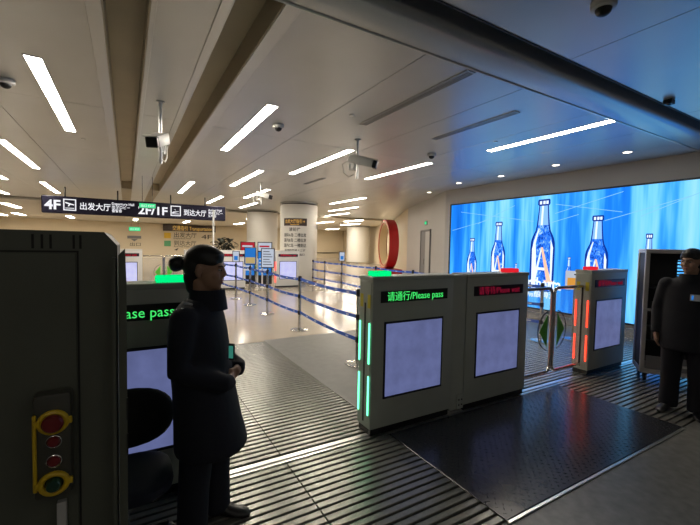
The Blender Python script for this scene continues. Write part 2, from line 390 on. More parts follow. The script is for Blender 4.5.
# ================================================================== GATE CABINETS
def cabinet(x0, x1, label, colour, lane, y=YG, far=False, strips=True, statusx=None, sliptext=None, grp='gate cabinets of the near row'):
    """lane: list of end sides (-1 left, 1 right) that face a lane"""
    W = x1-x0; t = thing('gate_cabinet', label, 'gate', (x0, y, 0.0 if far else 0.0045), 0, grp)
    b = MB(); b.box((0, 0, 0.055), (W, TH, GH), 0.006, 2); b.build('body', 'cabfar' if far else 'cab', t)
    b = MB(); b.box((0.012, 0.012, 0.0), (W-0.012, TH-0.012, 0.055)); b.build('plinth', 'black', t, smooth=False)
    b = MB(); b.box((-0.004, -0.004, GH-0.03), (W+0.004, TH+0.004, GH+0.004), 0.004); b.build('top_cover', 'cabfar' if far else 'cab', t)
    red = colour == 'red'
    lw = 0.74; a = (W-lw)/2
    b = MB(); b.box((a, -0.006, 1.105), (a+lw, 0.003, 1.20)); d = b.build('led_display', 'ledbgr' if red else 'ledbg', t, smooth=False)
    if not far:
        text('led_text', ('请等待/Please wait' if red else '请通行/Please pass'), 0.086, 'gred' if red else 'ggreen', d, (a+0.06, -0.007, 1.122), width=lw-0.12)
    else:
        text('led_text', '请等待/Please wait', 0.08, 'top_r' if red else 'top_g', d, (a+0.065, -0.007, 1.125), width=lw-0.13)
    sw = 0.62; a = (W-sw)/2
    b = MB(); b.box((a-0.018, -0.005, 0.295), (a+sw+0.018, 0.004, 0.944)); f = b.build('screen_frame', 'black', t, smooth=False)
    b = MB(); b.box((a, -0.0075, 0.314), (a+sw, -0.005, 0.926)); b.build('screen', 'scrfar' if far else 'scr', f, smooth=False)
    # lane ends
    for sd in lane:
        X = 0 if sd < 0 else W
        ep = MB(); ep.box((X-0.004*(sd < 0), 0.02, 0.07), (X+0.004*(sd > 0), TH-0.02, GH-0.05)); e = ep.build('end_panel', 'cabfar' if far else 'cab', t, smooth=False)
        o = X + sd*0.004; q = X + sd*0.007
        b = MB(); b.box((min(o, q), TH/2-0.010, 0.10), (max(o, q), TH/2+0.010, 1.10)); b.build('leaf_slot', 'black', e, smooth=False)
        if strips:
            for yc in (0.028, TH-0.028):
                for z0, z1 in ((0.17, 0.50), (0.60, 0.94)):
                    b = MB(); q = X + sd*0.013; b.box((min(o, q), yc-0.009, z0), (max(o, q), yc+0.009, z1), 0.003)
                    b.build('light_strip', 'strip_r' if red else 'strip_g', e)
            if not far:
                for yc in (0.045, TH-0.045):
                    b = MB(); q = X + sd*0.0055; b.box((min(o, q), yc-0.022, 1.06), (max(o, q), yc+0.022, 1.17)); b.build('warning_label', 'yellow', e, smooth=False)
    if statusx is not None:
        b = MB(); b.box((statusx-x0, 0.03, GH+0.004), (statusx-x0+0.18, 0.13, GH+0.045), 0.008); b.build('status_light', 'top_r' if red else 'top_g', t)
    return t
cabinet(-0.515, 0.385, 'grey gate cabinet behind the person in the long dark coat, green text', 'green', [1], statusx=0.15)
gl = cabinet(1.712, 2.61, 'grey gate cabinet with green please-pass text and green light strips', 'green', [-1], statusx=1.74)
b = MB(); b.box((0.900, 0.006, 0.03), (1.073, TH-0.006, GH-0.004)); b.build('joint_panel', 'cab', gl, smooth=False)
b = MB(); b.box((0.985, -0.004, 0.03), (1.073, 0.006, 0.17), 0.002); pl = b.build('foot_bracket', 'cab', gl)
for u in (1.012, 1.05):
    for v in (0.07, 0.12):
        b = MB(); b.cyl((u, -0.008, v), (u, -0.003, v), 0.008, 10); b.build('bolt', 'black', pl)
cabinet(2.79, 3.72, 'grey gate cabinet with red text left of the closed barrier', 'red', [1], statusx=3.42)
cabinet(4.975, 5.877, 'grey gate cabinet with red light strips right of the closed barrier', 'red', [-1], statusx=5.0)
YF = 13.0
cabinet(-0.50, 0.40, 'far white gate cabinet left of the green arrow barrier', 'red', [1], YF, True, strips=False, grp='gate cabinets of the far row')
cabinet(1.58, 2.42, 'far white gate cabinet right of the green arrow barrier, behind the coated person', 'red', [-1], YF, True, strips=False, grp='gate cabinets of the far row')
cabinet(2.68, 3.50, 'far white gate cabinet behind the nearest faces of the belt posts, by the plant', 'red', [-1, 1], YF, True, strips=False, grp='gate cabinets of the far row')
cabinet(4.60, 5.48, 'far white gate cabinet in front of the lettered round column', 'red', [-1], YF, True, strips=True, grp='gate cabinets of the far row')

# sliding barrier leaves
def leaf(x0, x1, y, side, label, grp, full=True):
    """side: the edge where the two leaves meet: 1 = right edge, -1 = left edge"""
    t = thing('barrier_leaf', label, 'barrier', (0, y, 0), 0, grp)
    z0, z1, r = 0.13, 1.12, 0.07
    e0, e1 = (x0, x1) if side > 0 else (x1, x0)      # e0 fixed edge, e1 meeting edge
    s = 1 if e1 > e0 else -1
    pts = [(e0, 0, z1)]
    pts += [(e1-s*r + s*r*math.sin(a), 0, z1-r + r*math.cos(a)) for a in [i*PI/2/6 for i in range(7)]]
    pts += [(e1-s*r + s*r*math.cos(a), 0, z0+r - r*math.sin(a)) for a in [i*PI/2/6 for i in range(7)]]
    pts += [(e0, 0, z0)]
    b = MB(); b.tube(pts, 0.019, 12); b.build('frame_tube', 'steel', t)
    b = MB(); b.box((min(e0, e1)+0.02, -0.004, z0+0.02), (max(e0, e1)-0.02, 0.004, z1-0.02)); g = b.build('clear_panel', 'glass', t, smooth=False)
    cz = 0.62; R = 0.235; hx = e1 - s*0.075
    b = MB(); b.prism([(hx, cz+0.20), (hx, cz-0.20), (hx-s*0.15, cz)], 'y', -0.0065, -0.0045); b.build('green_arrow', 'green', g, smooth=False)
    arc = [(e1 - s*0.02 - s*R*math.sin(a), -0.006, cz + R*math.cos(a)) for a in [0.25 + i*(PI-0.5)/20 for i in range(21)]]
    b = MB(); b.tube(arc, 0.006, 6); b.build('ring_mark', 'black', g)
leaf(3.735, 4.325, YG+TH/2, 1, 'left sliding barrier leaf with half a green arrow diamond', 'near barrier leaves')
leaf(4.37, 4.96, YG+TH/2, -1, 'right sliding barrier leaf beside the red light strips', 'near barrier leaves')
leaf(0.42, 0.97, YF+TH/2, 1, 'far left barrier leaf with a green arrow', 'far barrier leaves')
leaf(1.01, 1.56, YF+TH/2, -1, 'far right barrier leaf with a green arrow', 'far barrier leaves')

# ================================================================== BELT POSTS
BZ = (0.935, 0.625, 0.325)
def post(x, y, label, nxt=None, sign=None, grp='belt posts of the queue lane'):
    t = thing('belt_post', label, 'barrier post', (x, y, 0 if y > 5.93 else (0.0102 if x < 4 else 0.0045)), 0, grp)
    b = MB(); b.rings([(0, 0, 0.0, 0.16, 0.16), (0, 0, 0.012, 0.16, 0.16), (0, 0, 0.022, 0.12, 0.12), (0, 0, 0.035, 0.035, 0.035)], 28); b.build('base', 'steel', t)
    b = MB(); b.cyl((0, 0, 0.03), (0, 0, 0.96), 0.026, 16); b.build('pole', 'steel', t)
    b = MB(); b.rings([(0, 0, 0.955, 0.031, 0.031), (0, 0, 0.985, 0.031, 0.031), (0, 0, 0.995, 0.02, 0.02)], 16); b.build('cap', 'black', t)
    for z in BZ:
        b = MB(); b.cyl((0, 0, z-0.035), (0, 0, z+0.035), 0.033, 16); b.build('belt_head', 'black', t)
    if nxt:
        d = Vector((nxt[0]-x, nxt[1]-y, 0)); L = d.length; n = Vector((-d.y, d.x, 0)).normalized()*0.0015
        for z in BZ:
            sag = 0.012*L; b = MB(); N = 8; prev = None
            def pt(k): return Vector((d.x*k, d.y*k, z-4*sag*k*(1-k)))
            vs = []
            for i in range(N+1):
                p = pt(0.012+0.976*i/N); vs.append([b.bm.verts.new(p+q) for q in (n+Vector((0, 0, .024)), -n+Vector((0, 0, .024)), -n-Vector((0, 0, .024)), n-Vector((0, 0, .024)))])
            b.join(vs); be = b.build('belt', 'belt', t)
            b = MB(); k = 0.12
            while k < 0.95:
                for sg in (1, -1):
                    o = n*sg*1.6; p, q = pt(k), pt(k+0.08/L)
                    vv = [b.bm.verts.new(v) for v in (p+o-Vector((0, 0, .010)), q+o-Vector((0, 0, .010)), q+o+Vector((0, 0, .010)), p+o+Vector((0, 0, .010)))]
                    b.bm.faces.new(vv)
                k += 0.38/L
            b.build('belt_print', 'beltw', be, smooth=False)
    if sign:
        wd, h, style = sign; zc = 1.03
        b = MB(); b.cyl((0, 0, 0.98), (0, 0, zc+0.02), 0.012, 10); sp = b.build('sign_stem', 'black', t)
        b = MB(); b.box((-wd/2, -0.012, zc), (wd/2, 0.012, zc+h), 0.01); sb = b.build('sign_frame', 'black', t); 
        sb.rotation_euler.z = -0.45
        b = MB()
        b.box((-wd/2+0.02, -0.015, zc+0.02), (wd/2-0.02, -0.011, zc+h-0.02)); b.build('poster', 'posterw' if style != 'blue' else 'posterb', sb, smooth=False)
        b = MB()
        if style == 'blue': b.box((-wd/2+0.03, -0.017, zc+0.03), (wd/2-0.03, -0.014, zc+h*0.42)); b.build('poster_block', 'postery', sb, smooth=False)
        elif style == 'text':
            for k in range(6): b.box((-wd/2+0.05, -0.017, zc+0.07+k*h*0.13), (wd/2-0.05-0.03*(k % 3), -0.014, zc+0.085+k*h*0.13))
            b.build('poster_lines', 'ink', sb, smooth=False)
        else:
            b.box((-wd/2+0.05, -0.017, zc+0.06), (wd/2-0.05, -0.014, zc+h*0.55)); b.build('poster_block', 'posterb', sb, smooth=False)
PX = [(2.62, 4.22), (2.72, 6.42), (2.70, 8.2), (2.69, 9.55), (2.64, 10.8), (2.5, 12.2)]
LAB = ['belt post right beside the left end of the green gate cabinet', 'belt post on the floor behind the corner of the grey mat', 'belt post carrying a white framed notice', 'belt post carrying a blue and yellow poster', 'belt post carrying a small framed notice, farthest left', 'belt post hidden beside the face of the person in the long coat']
SG = [None, None, (0.30, 0.44, 'text'), (0.30, 0.44, 'blue'), (0.20, 0.32, 'small'), None]
for i, (x, y) in enumerate(PX):
    post(x, y, LAB[i], PX[i+1] if i+1 < len(PX) else None, SG[i])
BX = [(6.05, 13.05), (6.07, 12.1), (6.15, 11.0), (6.15, 9.0), (6.1, 7.3), (6.1, 5.5), (6.1, 3.9)]
BL = ['belt post at the foot of the lettered column', 'belt post between the lettered column and the one with a framed notice', 'belt post with a dark framed notice near the back column', 'belt post hidden behind the green gate, far one', 'belt post behind the gate with red text, left of its red lamp', 'belt post behind the gate with red text', 'belt post seen through the closed barrier']
for i, (x, y) in enumerate(BX):
    post(x, y, BL[i], BX[i+1] if i+1 < len(BX) else None, (0.20, 0.32, 'small') if i == 2 else None, 'belt posts along the screen side')

# ================================================================== COLUMNS
def column(x, y, r, label, n=40):
    t = thing('round_column', label, 'column', (x, y, 0), 0, 'round columns')
    b = MB(); b.rings([(0, 0, 0.12, r, r), (0, 0, H-0.10, r, r)], n); b.build('shaft', 'column', t)
    b = MB(); b.rings([(0, 0, 0.0, r+0.01, r+0.01), (0, 0, 0.12, r+0.01, r+0.01)], n); b.build('base_ring', 'steel', t)
    b = MB(); b.rings([(0, 0, H-0.10, r-0.05, r-0.05), (0, 0, H-0.055, r-0.05, r-0.05)], n); b.build('shadow_gap', 'dark', t)
    b = MB(); b.rings([(0, 0, H-0.055, r+0.015, r+0.015), (0, 0, H-0.001, r+0.015, r+0.015)], n); b.build('collar', 'trim', t)
    return t
c1 = column(6.0, 14.35, 0.74, 'round white column with a brown header and lines of lettering')
column(5.95, 19.0, 0.76, 'plain round column half hidden behind the lettered column')
column(17.4, 28.3, 1.0, 'plain round column at the back near the far wall')
# lettering on the front column, wrapped round it; angle toward the camera
CR = 0.745; aim = math.atan2(-14.35, -6.0)          # direction from the column to the camera
def colrot(off): return aim + PI/2 + off
hd = MB(); A0, A1 = -0.70, 0.72
def cyl_patch(b, a0, a1, z0, z1, r, n=14, th=0.012):
    R = []
    for i in range(n+1):
        a = a0+(a1-a0)*i/n
        R.append([b.bm.verts.new((rr*math.cos(a), rr*math.sin(a), z)) for rr, z in ((r, z0), (r+th, z0), (r+th, z1), (r, z1))])
    b.join(R)
ac = aim + 0.22*-1                                   # lettering sits left of centre as seen
cyl_patch(hd, ac-0.64, ac+0.64, 2.27, 2.56, 0.742); hdr = hd.build('sign_header', 'signbrown', c1)
def col_text(body, size, z, m, name, width=None, off=0.0, r=0.757):
    a = ac + off
    o = text(name, body, size, m, c1, (r*math.cos(a), r*math.sin(a), z), rot=(PI/2, 0, a+PI/2), align='CENTER', bend=r, width=width, depth=0.001, bold=0.002)
    return o
col_text('出发大厅指引→', 0.16, 2.385, 'orange', 'header_text', 0.80)
col_text('Departure Hall', 0.06, 2.30, 'orange', 'header_text', 0.34)
col_text('请前往', 0.15, 2.08, 'ink', 'sign_line', 0.46, 0.0, 0.745)
for z, s_ in ((1.86, '国际A岛 二楼出发'), (1.66, '国内B岛 二楼出发'), (1.46, '国内C岛 一楼到达')): col_text(s_, 0.15, z, 'ink', 'sign_line', 0.92, 0, 0.745)
col_text('中转旅客请上二楼', 0.09, 1.29, 'ink', 'sign_line', 0.86, 0, 0.745)
col_text('出口', 0.09, 1.13, 'ink', 'sign_line', 0.2, 0.4, 0.745)

# ================================================================== HANGING FLOOR SIGN
YS = 14.9
hs = thing('hanging_sign', 'long black hanging sign reading 4F departures and 2F/1F arrivals', 'sign', (0, YS, 0))
b = MB(); b.box((-2.24, -0.07, 2.38), (3.22, 0.07, 2.91), 0.02); pn = b.build('panel', 'signblack', hs)
for x in (-1.66, -0.25, 1.35, 2.5):
    b = MB(); b.cyl((x, 0, 2.90), (x, 0, H), 0.022, 10); b.build('rod', 'black', hs)
TX = 'signtxt'
def st_(body, x, z, size, width=None, bold=0.0): return text('sign_text', body, size, TX, pn, (x, -0.072, z), width=width, bold=bold)
st_('4F', -2.16, 2.50, 0.40, 0.40, 0.012)
st_('出发大厅', -1.29, 2.545, 0.25, 0.82, 0.003)
st_('Departure Hall\n出発ロビー\n출발층', -0.42, 2.735, 0.115, 0.64, 0.002)
st_('2F/1F', 0.34, 2.49, 0.38, 0.90, 0.010)
st_('到达大厅', 1.76, 2.53, 0.24, 0.76, 0.003)
st_('Arrival Hall\n到着ロビー\n도착층', 2.60, 2.72, 0.11, 0.52, 0.002)
for x, up in ((-1.70, 1), (1.34, -1)):
    b = MB(); w_, h_, t_ = 0.33, 0.36, 0.03
    z0 = 2.475
    for lo, hi in (((x, z0), (x+w_, z0+t_)), ((x, z0+h_-t_), (x+w_, z0+h_)), ((x, z0), (x+t_, z0+h_)), ((x+w_-t_, z0), (x+w_, z0+h_))):
        b.box((lo[0], -0.075, lo[1]), (hi[0], -0.07, hi[1]))
    cx, cz = x+w_/2, z0+h_/2; k = w_/0.32
    body = [(-0.12, 0.055*up), (-0.10, 0.085*up), (0.10, 0.02*up+0.0), (0.12, 0.0), (0.10, -0.012), (-0.07, 0.03*up)]
    b.prism([(cx+u*k, cz+v) for u, v in body], 'y', -0.075, -0.07)
    b.prism([(cx+u*k, cz+v) for u, v in [(-0.02, 0.03), (0.03, 0.02), (-0.02, -0.05*up), (-0.05, -0.05*up)]], 'y', -0.075, -0.07)
    b.box((cx-0.11*k, -0.075, cz-0.115), (cx+0.11*k, -0.07, cz-0.095))
    b.build('plane_icon', TX, pn, smooth=False)

# brown direction sign on the far wall
ws = thing('wall_sign', 'brown header wall sign with yellow and green icon rows reading 4F', 'sign', (0, 39.9, 0))
b = MB(); b.box((2.95, -0.05, 2.55), (7.7, 0.0, 3.19), 0.02); h_ = b.build('header', 'signbrown', ws)
text('header_text', '交通指引 Transportation', 0.52, 'orange', h_, (3.75, -0.06, 2.66), width=3.6)
b = MB(); b.box((3.05, -0.03, 1.85), (3.62, 0, 2.38)); b.build('yellow_icon', 'icon_y', ws, smooth=False)
b = MB(); b.box((3.05, -0.03, 1.10), (3.62, 0, 1.62)); b.build('green_icon', 'icon_g', ws, smooth=False)
text('sign_text', '出发大厅', 0.52, 'ink', ws, (3.85, -0.05, 2.00), width=2.0)
text('sign_text', 'Departure Hall', 0.2, 'ink', ws, (3.85, -0.05, 1.80), width=1.5)
text('sign_text', '4F', 0.62, 'ink', ws, (6.35, -0.05, 1.85), width=0.95)
text('sign_text', '到达大厅', 0.52, 'ink', ws, (3.85, -0.05, 1.22), width=2.0)
text('sign_text', 'Arrival Hall', 0.2, 'ink', ws, (3.85, -0.05, 1.02), width=1.4)
b = MB(); b.prism([(3.9, 0.75), (4.3, 0.95), (4.15, 0.7)], 'y', -0.03, 0); b.prism([(5.0, 0.75), (5.4, 0.95), (5.25, 0.7)], 'y', -0.03, 0); b.build('arrow', 'ink', ws, smooth=False)
b = MB(); b.tube([(7.75+0.3*math.cos(a), -0.03, 1.3+0.3*math.sin(a)) for a in [k*PI/10 for k in range(20)]], 0.05, 6, closed=True); b.build('ring_symbol', 'ink', ws)
s2 = thing('wall_sign', 'small grey notice with arrow on the far wall left of the brown sign', 'sign', (0, 39.9, 0))
b = MB(); b.box((0.05, -0.03, 1.75), (1.15, 0, 2.0)); b.prism([(0.3, 1.72), (0.9, 1.72), (0.6, 1.5)], 'y', -0.03, 0); b.build('panel', 'equip', s2, smooth=False)
text('sign_text', '出口', 0.35, 'ink', s2, (0.2, -0.01, 1.1), width=0.85)
# exit signs
def exit_sign(x, y, z, w_, h_, label, rod=True, rz=0.0):
    t = thing('exit_sign', label, 'sign', (x, y, z), rz)
    b = MB(); b.box((-w_/2, -0.02, 0), (w_/2, 0.02, h_), 0.004); p = b.build('box', 'equip', t)
    b = MB(); b.box((-w_/2+0.01, -0.024, 0.01), (w_/2-0.01, -0.019, h_-0.01)); b.build('lit_face', 'exitg', p, smooth=False)
    text('exit_text', '出口 EXIT', h_*0.55, 'signtxt', p, (-w_*0.40, -0.026, h_*0.28), width=w_*0.8)
    if rod:
        for u in (-w_*0.3, w_*0.3):
            b = MB(); b.cyl((u, 0, h_), (u, 0, H-z), 0.006, 8); b.build('rod', 'black', t)
exit_sign(0.46, 11.0, 2.40, 0.38, 0.13, 'green exit sign hanging in front of the long black floor sign')
exit_sign(0.62, 39.0, 2.42, 0.9, 0.35, 'tiny green exit sign far away above the white gate cabinet')
# slim white pole
b = MB(); b.cyl((2.52, 13.4, 0), (2.52, 13.4, 2.62), 0.030, 12); b.rings([(2.52, 13.4, 0, .1, .1), (2.52, 13.4, .02, .1, .1)], 16)
b.ell((2.52, 13.4, 2.62), (0.045, 0.045, 0.04), 10); tag(b.build('slim_pole', 'white'), 'slim white pole behind the person in the long dark coat', 'pole')

# ================================================================== ADVERTISING SCREEN
def ad_material():
    M = bpy.data.materials.new('ad_curtain'); M.use_nodes = True; nt = M.node_tree; nt.nodes.remove(nt.nodes['Principled BSDF'])
    tc = nt.nodes.new('ShaderNodeTexCoord'); mp = nt.nodes.new('ShaderNodeMapping'); mp.inputs['Scale'].default_value = (1, 1.0, 0.07)
    n = nt.nodes.new('ShaderNodeTexNoise'); n.inputs['Scale'].default_value = 1.9; n.inputs['Detail'].default_value = 4; n.inputs['Roughness'].default_value = 0.62
    nt.links.new(tc.outputs['Object'], mp.inputs[0]); nt.links.new(mp.outputs[0], n.inputs['Vector'])
    r = nt.nodes.new('ShaderNodeValToRGB'); E_ = r.color_ramp.elements
    E_[0].position = 0.30; E_[0].color = (0.006, 0.13, 0.62, 1); E_[1].position = 0.70; E_[1].color = (0.26, 0.62, 0.86, 1)
    for p_, c_ in ((0.44, (0.012, 0.20, 0.82, 1)), (0.52, (0.05, 0.36, 0.92, 1)), (0.60, (0.16, 0.55, 0.96, 1))):
        e = E_.new(p_); e.color = c_
    em_ = nt.nodes.new('ShaderNodeEmission'); em_.inputs[1].default_value = ADGAIN
    nt.links.new(n.outputs['Fac'], r.inputs[0]); nt.links.new(r.outputs[0], em_.inputs[0]); nt.links.new(em_.outputs[0], nt.nodes['Material Output'].inputs[0])
    return M
MT['ad'] = ad_material()
def ad_glass():
    M = bpy.data.materials.new('ad_bottle'); M.use_nodes = True; nt = M.node_tree; nt.nodes.remove(nt.nodes['Principled BSDF'])
    tc = nt.nodes.new('ShaderNodeTexCoord'); mp = nt.nodes.new('ShaderNodeMapping'); mp.inputs['Scale'].default_value = (1, 1.3, 0.8)
    n = nt.nodes.new('ShaderNodeTexNoise'); n.inputs['Scale'].default_value = 9; n.inputs['Detail'].default_value = 6; n.inputs['Roughness'].default_value = 0.7; n.inputs['Distortion'].default_value = 1.2
    nt.links.new(tc.outputs['Object'], mp.inputs[0]); nt.links.new(mp.outputs[0], n.inputs['Vector'])
    r = nt.nodes.new('ShaderNodeValToRGB'); E_ = r.color_ramp.elements
    E_[0].position = 0.36; E_[0].color = (0.004, 0.03, 0.26, 1); E_[1].position = 0.66; E_[1].color = (0.62, 0.80, 1.0, 1)
    for p_, c_ in ((0.44, (0.010, 0.10, 0.62, 1)), (0.54, (0.03, 0.20, 0.85, 1)), (0.60, (0.14, 0.38, 0.95, 1))):
        e = E_.new(p_); e.color = c_
    em_ = nt.nodes.new('ShaderNodeEmission'); em_.inputs[1].default_value = ADGAIN
    nt.links.new(n.outputs['Fac'], r.inputs[0]); nt.links.new(r.outputs[0], em_.inputs[0]); nt.links.new(em_.outputs[0], nt.nodes['Material Output'].inputs[0])
    return M
MT['adglass'] = ad_glass()
for k, c, s_ in (('adnavy', (0.004, 0.03, 0.26), 1), ('adblue', (0.012, 0.12, 0.72), 1), ('adwhite', (0.72, 0.86, 1.0), 1), ('adpale', (0.22, 0.45, 0.92), 1), ('adorange', (0.85, 0.50, 0.34), 1), ('adline', (0.20, 0.50, 0.95), 1)):
    MT[k] = glow(k, c, s_*ADGAIN)
AX = 8.0
ad = thing('advertising_screen', 'wide blue lit advertising screen showing five beer bottles', 'screen', (AX, 0, 0))
b = MB(); b.box((-0.0, 1.6, 0.24), (0.045, 7.96, 2.76)); b.build('panel', 'ad', ad, smooth=False)
b = MB()
for lo, hi in (((1.57, 2.76), (7.99, 2.79)), ((1.57, 0.21), (7.99, 0.24)), ((7.96, 0.21), (7.99, 2.79)), ((1.57, 0.21), (1.60, 2.79))):
    b.box((-0.025, lo[0], lo[1]), (0.045, hi[0], hi[1]))
b.build('bezel', 'black', ad, smooth=False)
b = MB()
for (y0, z0, y1, z1) in ((7.6, 2.55, 5.4, 2.2), (7.0, 2.2, 5.9, 2.6), (4.9, 2.35, 3.6, 2.68), (4.9, 2.55, 3.6, 2.3), (3.9, 2.15, 2.6, 2.5), (5.0, 2.15, 4.4, 2.3), (7.9, 2.05, 6.6, 2.3), (3.3, 2.2, 2.0, 2.75)):
    d = Vector((0, y1-y0, z1-z0)).normalized(); n = Vector((0, -d.z, d.y))*0.006
    q = [Vector((-0.001, y0, z0)), Vector((-0.001, y1, z1))]
    vs = [b.bm.verts.new(v) for v in (q[0]-n, q[1]-n, q[1]+n, q[0]+n)]; b.bm.faces.new(vs)
b.build('light_lines', 'adline', ad, smooth=False)
def bottle(yc, top, hgt, wd, kx, name='bottle_picture', letter=True):
    bot = top-hgt
    P = [(0.0, .30), (.012, .42), (.03, .50), (.46, .50), (.53, .49), (.57, .46), (.61, .40), (.66, .31), (.72, .265), (.80, .235), (.93, .195), (.945, .25), (.985, .25), (1.0, .22)]
    def poly(sc, dx, x, nm, m, par, lo=0.0, hi=1.0, side=None):
        pts = [(h, w_) for h, w_ in P if lo <= h <= hi]
        R = [(yc - w_*wd*sc+dx, bot+h*hgt) for h, w_ in pts]; L = [(yc + w_*wd*sc+dx, bot+h*hgt) for h, w_ in pts[::-1]]
        b = MB(); b.prism(R+L, 'x', x-0.0008, x); return b.build(nm, m, par, smooth=False)
    o = poly(1.0, 0, -0.002, name, 'adnavy', ad)
    poly(0.80, 0.0, -0.004, 'glass_body', 'adglass', o, 0.012, 0.72)
    poly(0.78, 0.0, -0.004, 'neck_label', 'adpale', o, 0.70, 0.94)
    def blob(pts, nm, m, x=-0.006):
        b = MB(); b.prism([(yc+u*wd, bot+v*hgt) for u, v in pts], 'x', x-0.0008, x); b.build(nm, m, o, smooth=False)
    blob([(.40, .03), (.28, .03), (.22, .2), (.25, .42), (.28, .52), (.14, .68), (.17, .69), (.34, .56), (.42, .46)], 'highlight', 'adwhite')
    blob([(-.36, .06), (-.42, .06), (-.43, .48), (-.34, .56), (-.33, .5)], 'highlight', 'adwhite')
    blob([(.10, .72), (.02, .72), (.0, .93), (.07, .93)], 'highlight', 'adwhite')
    for u in (-.14, -.02, .12): blob([(u-.04, .947), (u+.05, .947), (u+.05, .982), (u-.04, .982)], 'cap_glint', 'adwhite')
    if letter:
        # the big serif letter: left stroke white, right stroke orange
        c = [(.02, .40), (-.06, .40), (.17, .10), (.27, .10)]
        blob([(.00, .47), (.05, .47), (.33, .12), (.22, .12)], 'letter_stroke', 'adwhite', -0.008)
        blob([(.05, .48), (-.03, .48), (-.40, .12), (-.22, .12)], 'letter_stroke', 'adorange', -0.0085)
        blob([(.22, .23), (-.18, .23), (-.19, .26), (.19, .26)], 'letter_stroke', 'adwhite', -0.008)
        blob([(.42, .10), (.14, .10), (.14, .125), (.42, .125)], 'letter_stroke', 'adwhite', -0.008)
        blob([(-.12, .10), (-.46, .10), (-.46, .125), (-.12, .125)], 'letter_stroke', 'adorange', -0.008)
    return o
bottle(7.16, 1.83, 1.30, 0.34, 14); bottle(6.33, 2.23, 1.62, 0.42, 22); bottle(5.16, 2.68, 2.05, 0.58, 40)
bottle(4.02, 2.26, 1.66, 0.44, 22); bottle(3.15, 1.89, 1.35, 0.22, 12)
bottle(5.80, 1.22, 0.62, 0.12, 0, letter=False); bottle(4.55, 1.42, 0.7, 0.13, 0, letter=False)
text('ad_text', 'Amberta', 0.34, 'adwhite', ad, (-0.012, 5.66, 0.70), rot=(PI/2, 0, -PI/2), width=0.98, bold=0.008)
text('ad_text', '精酿啤酒', 0.16, 'adwhite', ad, (-0.012, 5.50, 0.50), rot=(PI/2, 0, -PI/2), width=0.72, bold=0.003)
b = MB(); b.box((7.93, 1.5, 0), (8.04, 8.1, 0.16), 0.01); struct(b.build('trim_3', 'steel'))

# poster stand seen over the barrier
t = thing('poster_stand', 'small white and orange poster on a stand behind the right barrier leaf', 'sign', (6.75, 3.72, 0.0045), -0.9)
b = MB(); b.rings([(0, 0, 0, .16, .16), (0, 0, .015, .16, .16), (0, 0, .03, .03, .03)], 24); b.build('base', 'steel', t)
b = MB(); b.cyl((0, 0, .02), (0, 0, .90), .02, 12); b.build('pole', 'steel', t)
b = MB(); b.box((-0.15, -.012, .87), (.15, .012, 1.20), .006); fr = b.build('board', 'posterw', t)
b = MB(); b.box((-0.12, -.015, .885), (.12, -.0125, 1.08)); b.build('picture', 'postero', fr, smooth=False)
b = MB(); b.box((-0.02, -.015, 1.13), (.10, -.0125, 1.15)); b.build('print_line', 'ink', fr, smooth=False)

# ================================================================== DOOR AND SIGNS IN THE ANGLED WALL
dv = Vector((P2[0]-P1[0], P2[1]-P1[1], 0)).normalized(); rz = math.atan2(dv.y, dv.x)
dn = Vector((-dv.y, dv.x, 0))
p0 = Vector((8.76, 9.62, 0)) + dn*0.02
d1 = struct(thing('door_1', '', '', p0, rz)); del d1['label'], d1['category']
b = MB()
for lo, hi in (((-0.06, 0), (0, 2.16)), ((1.2, 0), (1.26, 2.16)), ((-0.06, 2.1), (1.26, 2.16))): b.box((lo[0], -0.02, lo[1]), (hi[0], 0.03, hi[1]))
b.build('door_frame', 'doorgrey', d1, smooth=False)
for k in (0, 1):
    b = MB(); b.box((0.005+k*0.60, -0.015, 0.01), (0.597+k*0.60, 0.012, 2.095), 0.003); lf = b.build('door_leaf', 'rackw' if k == 0 else 'equip', d1)
    b = MB(); b.cyl((0.55 if k == 0 else 0.65, 0.04, 0.95), (0.55 if k == 0 else 0.65, 0.04, 1.15), 0.012, 8); b.build('door_handle', 'steel', lf)
t = thing('exit_sign', 'small green exit sign above the grey double door', 'sign', (p0.x+dv.x*0.55+dn.x*.0, p0.y+dv.y*0.55, 2.33), rz)
b = MB(); b.box((-.14, 0, 0), (.14, .03, .13), .004); bx_ = b.build('box', 'equip', t)
b = MB(); b.box((-.12, .029, .015), (.12, .034, .115)); b.build('lit_face', 'exitg', bx_, smooth=False)

# ================================================================== RED RING SCULPTURE
t = thing('ring_sculpture', 'big red ring sculpture standing on a red plinth near the wall', 'sculpture', (10.15, 13.95, 0), 1.20)
def ring_mesh(b, cx, r0, r1, y0, y1, zc, n=48, sx=1.0):
    R = []
    for i in range(n):
        a = 2*PI*i/n
        R.append([b.bm.verts.new((cx+r*math.cos(a)*sx, y, zc+r*math.sin(a))) for r, y in ((r0, y0), (r1, y0), (r1, y1), (r0, y1))])
    b.join(R, cap=False, closed=True)
b = MB(); ring_mesh(b, 0, 0.94, 1.10, -0.20, 0.20, 1.64); b.build('outer_ring', 'red', t)
b = MB(); ring_mesh(b, 0, 0.90, 0.945, -0.17, 0.17, 1.64); b.build('inner_lining', 'cream', t)
for y_ in (-0.205, 0.20):
    b = MB(); ring_mesh(b, 0, 0.97, 1.03, y_-0.008, y_+0.012, 1.64); b.build('face_band', 'cream', t)
b = MB(); b.box((-0.95, -0.42, 0), (0.95, 0.42, 0.56), 0.02); b.build('plinth', 'red', t)

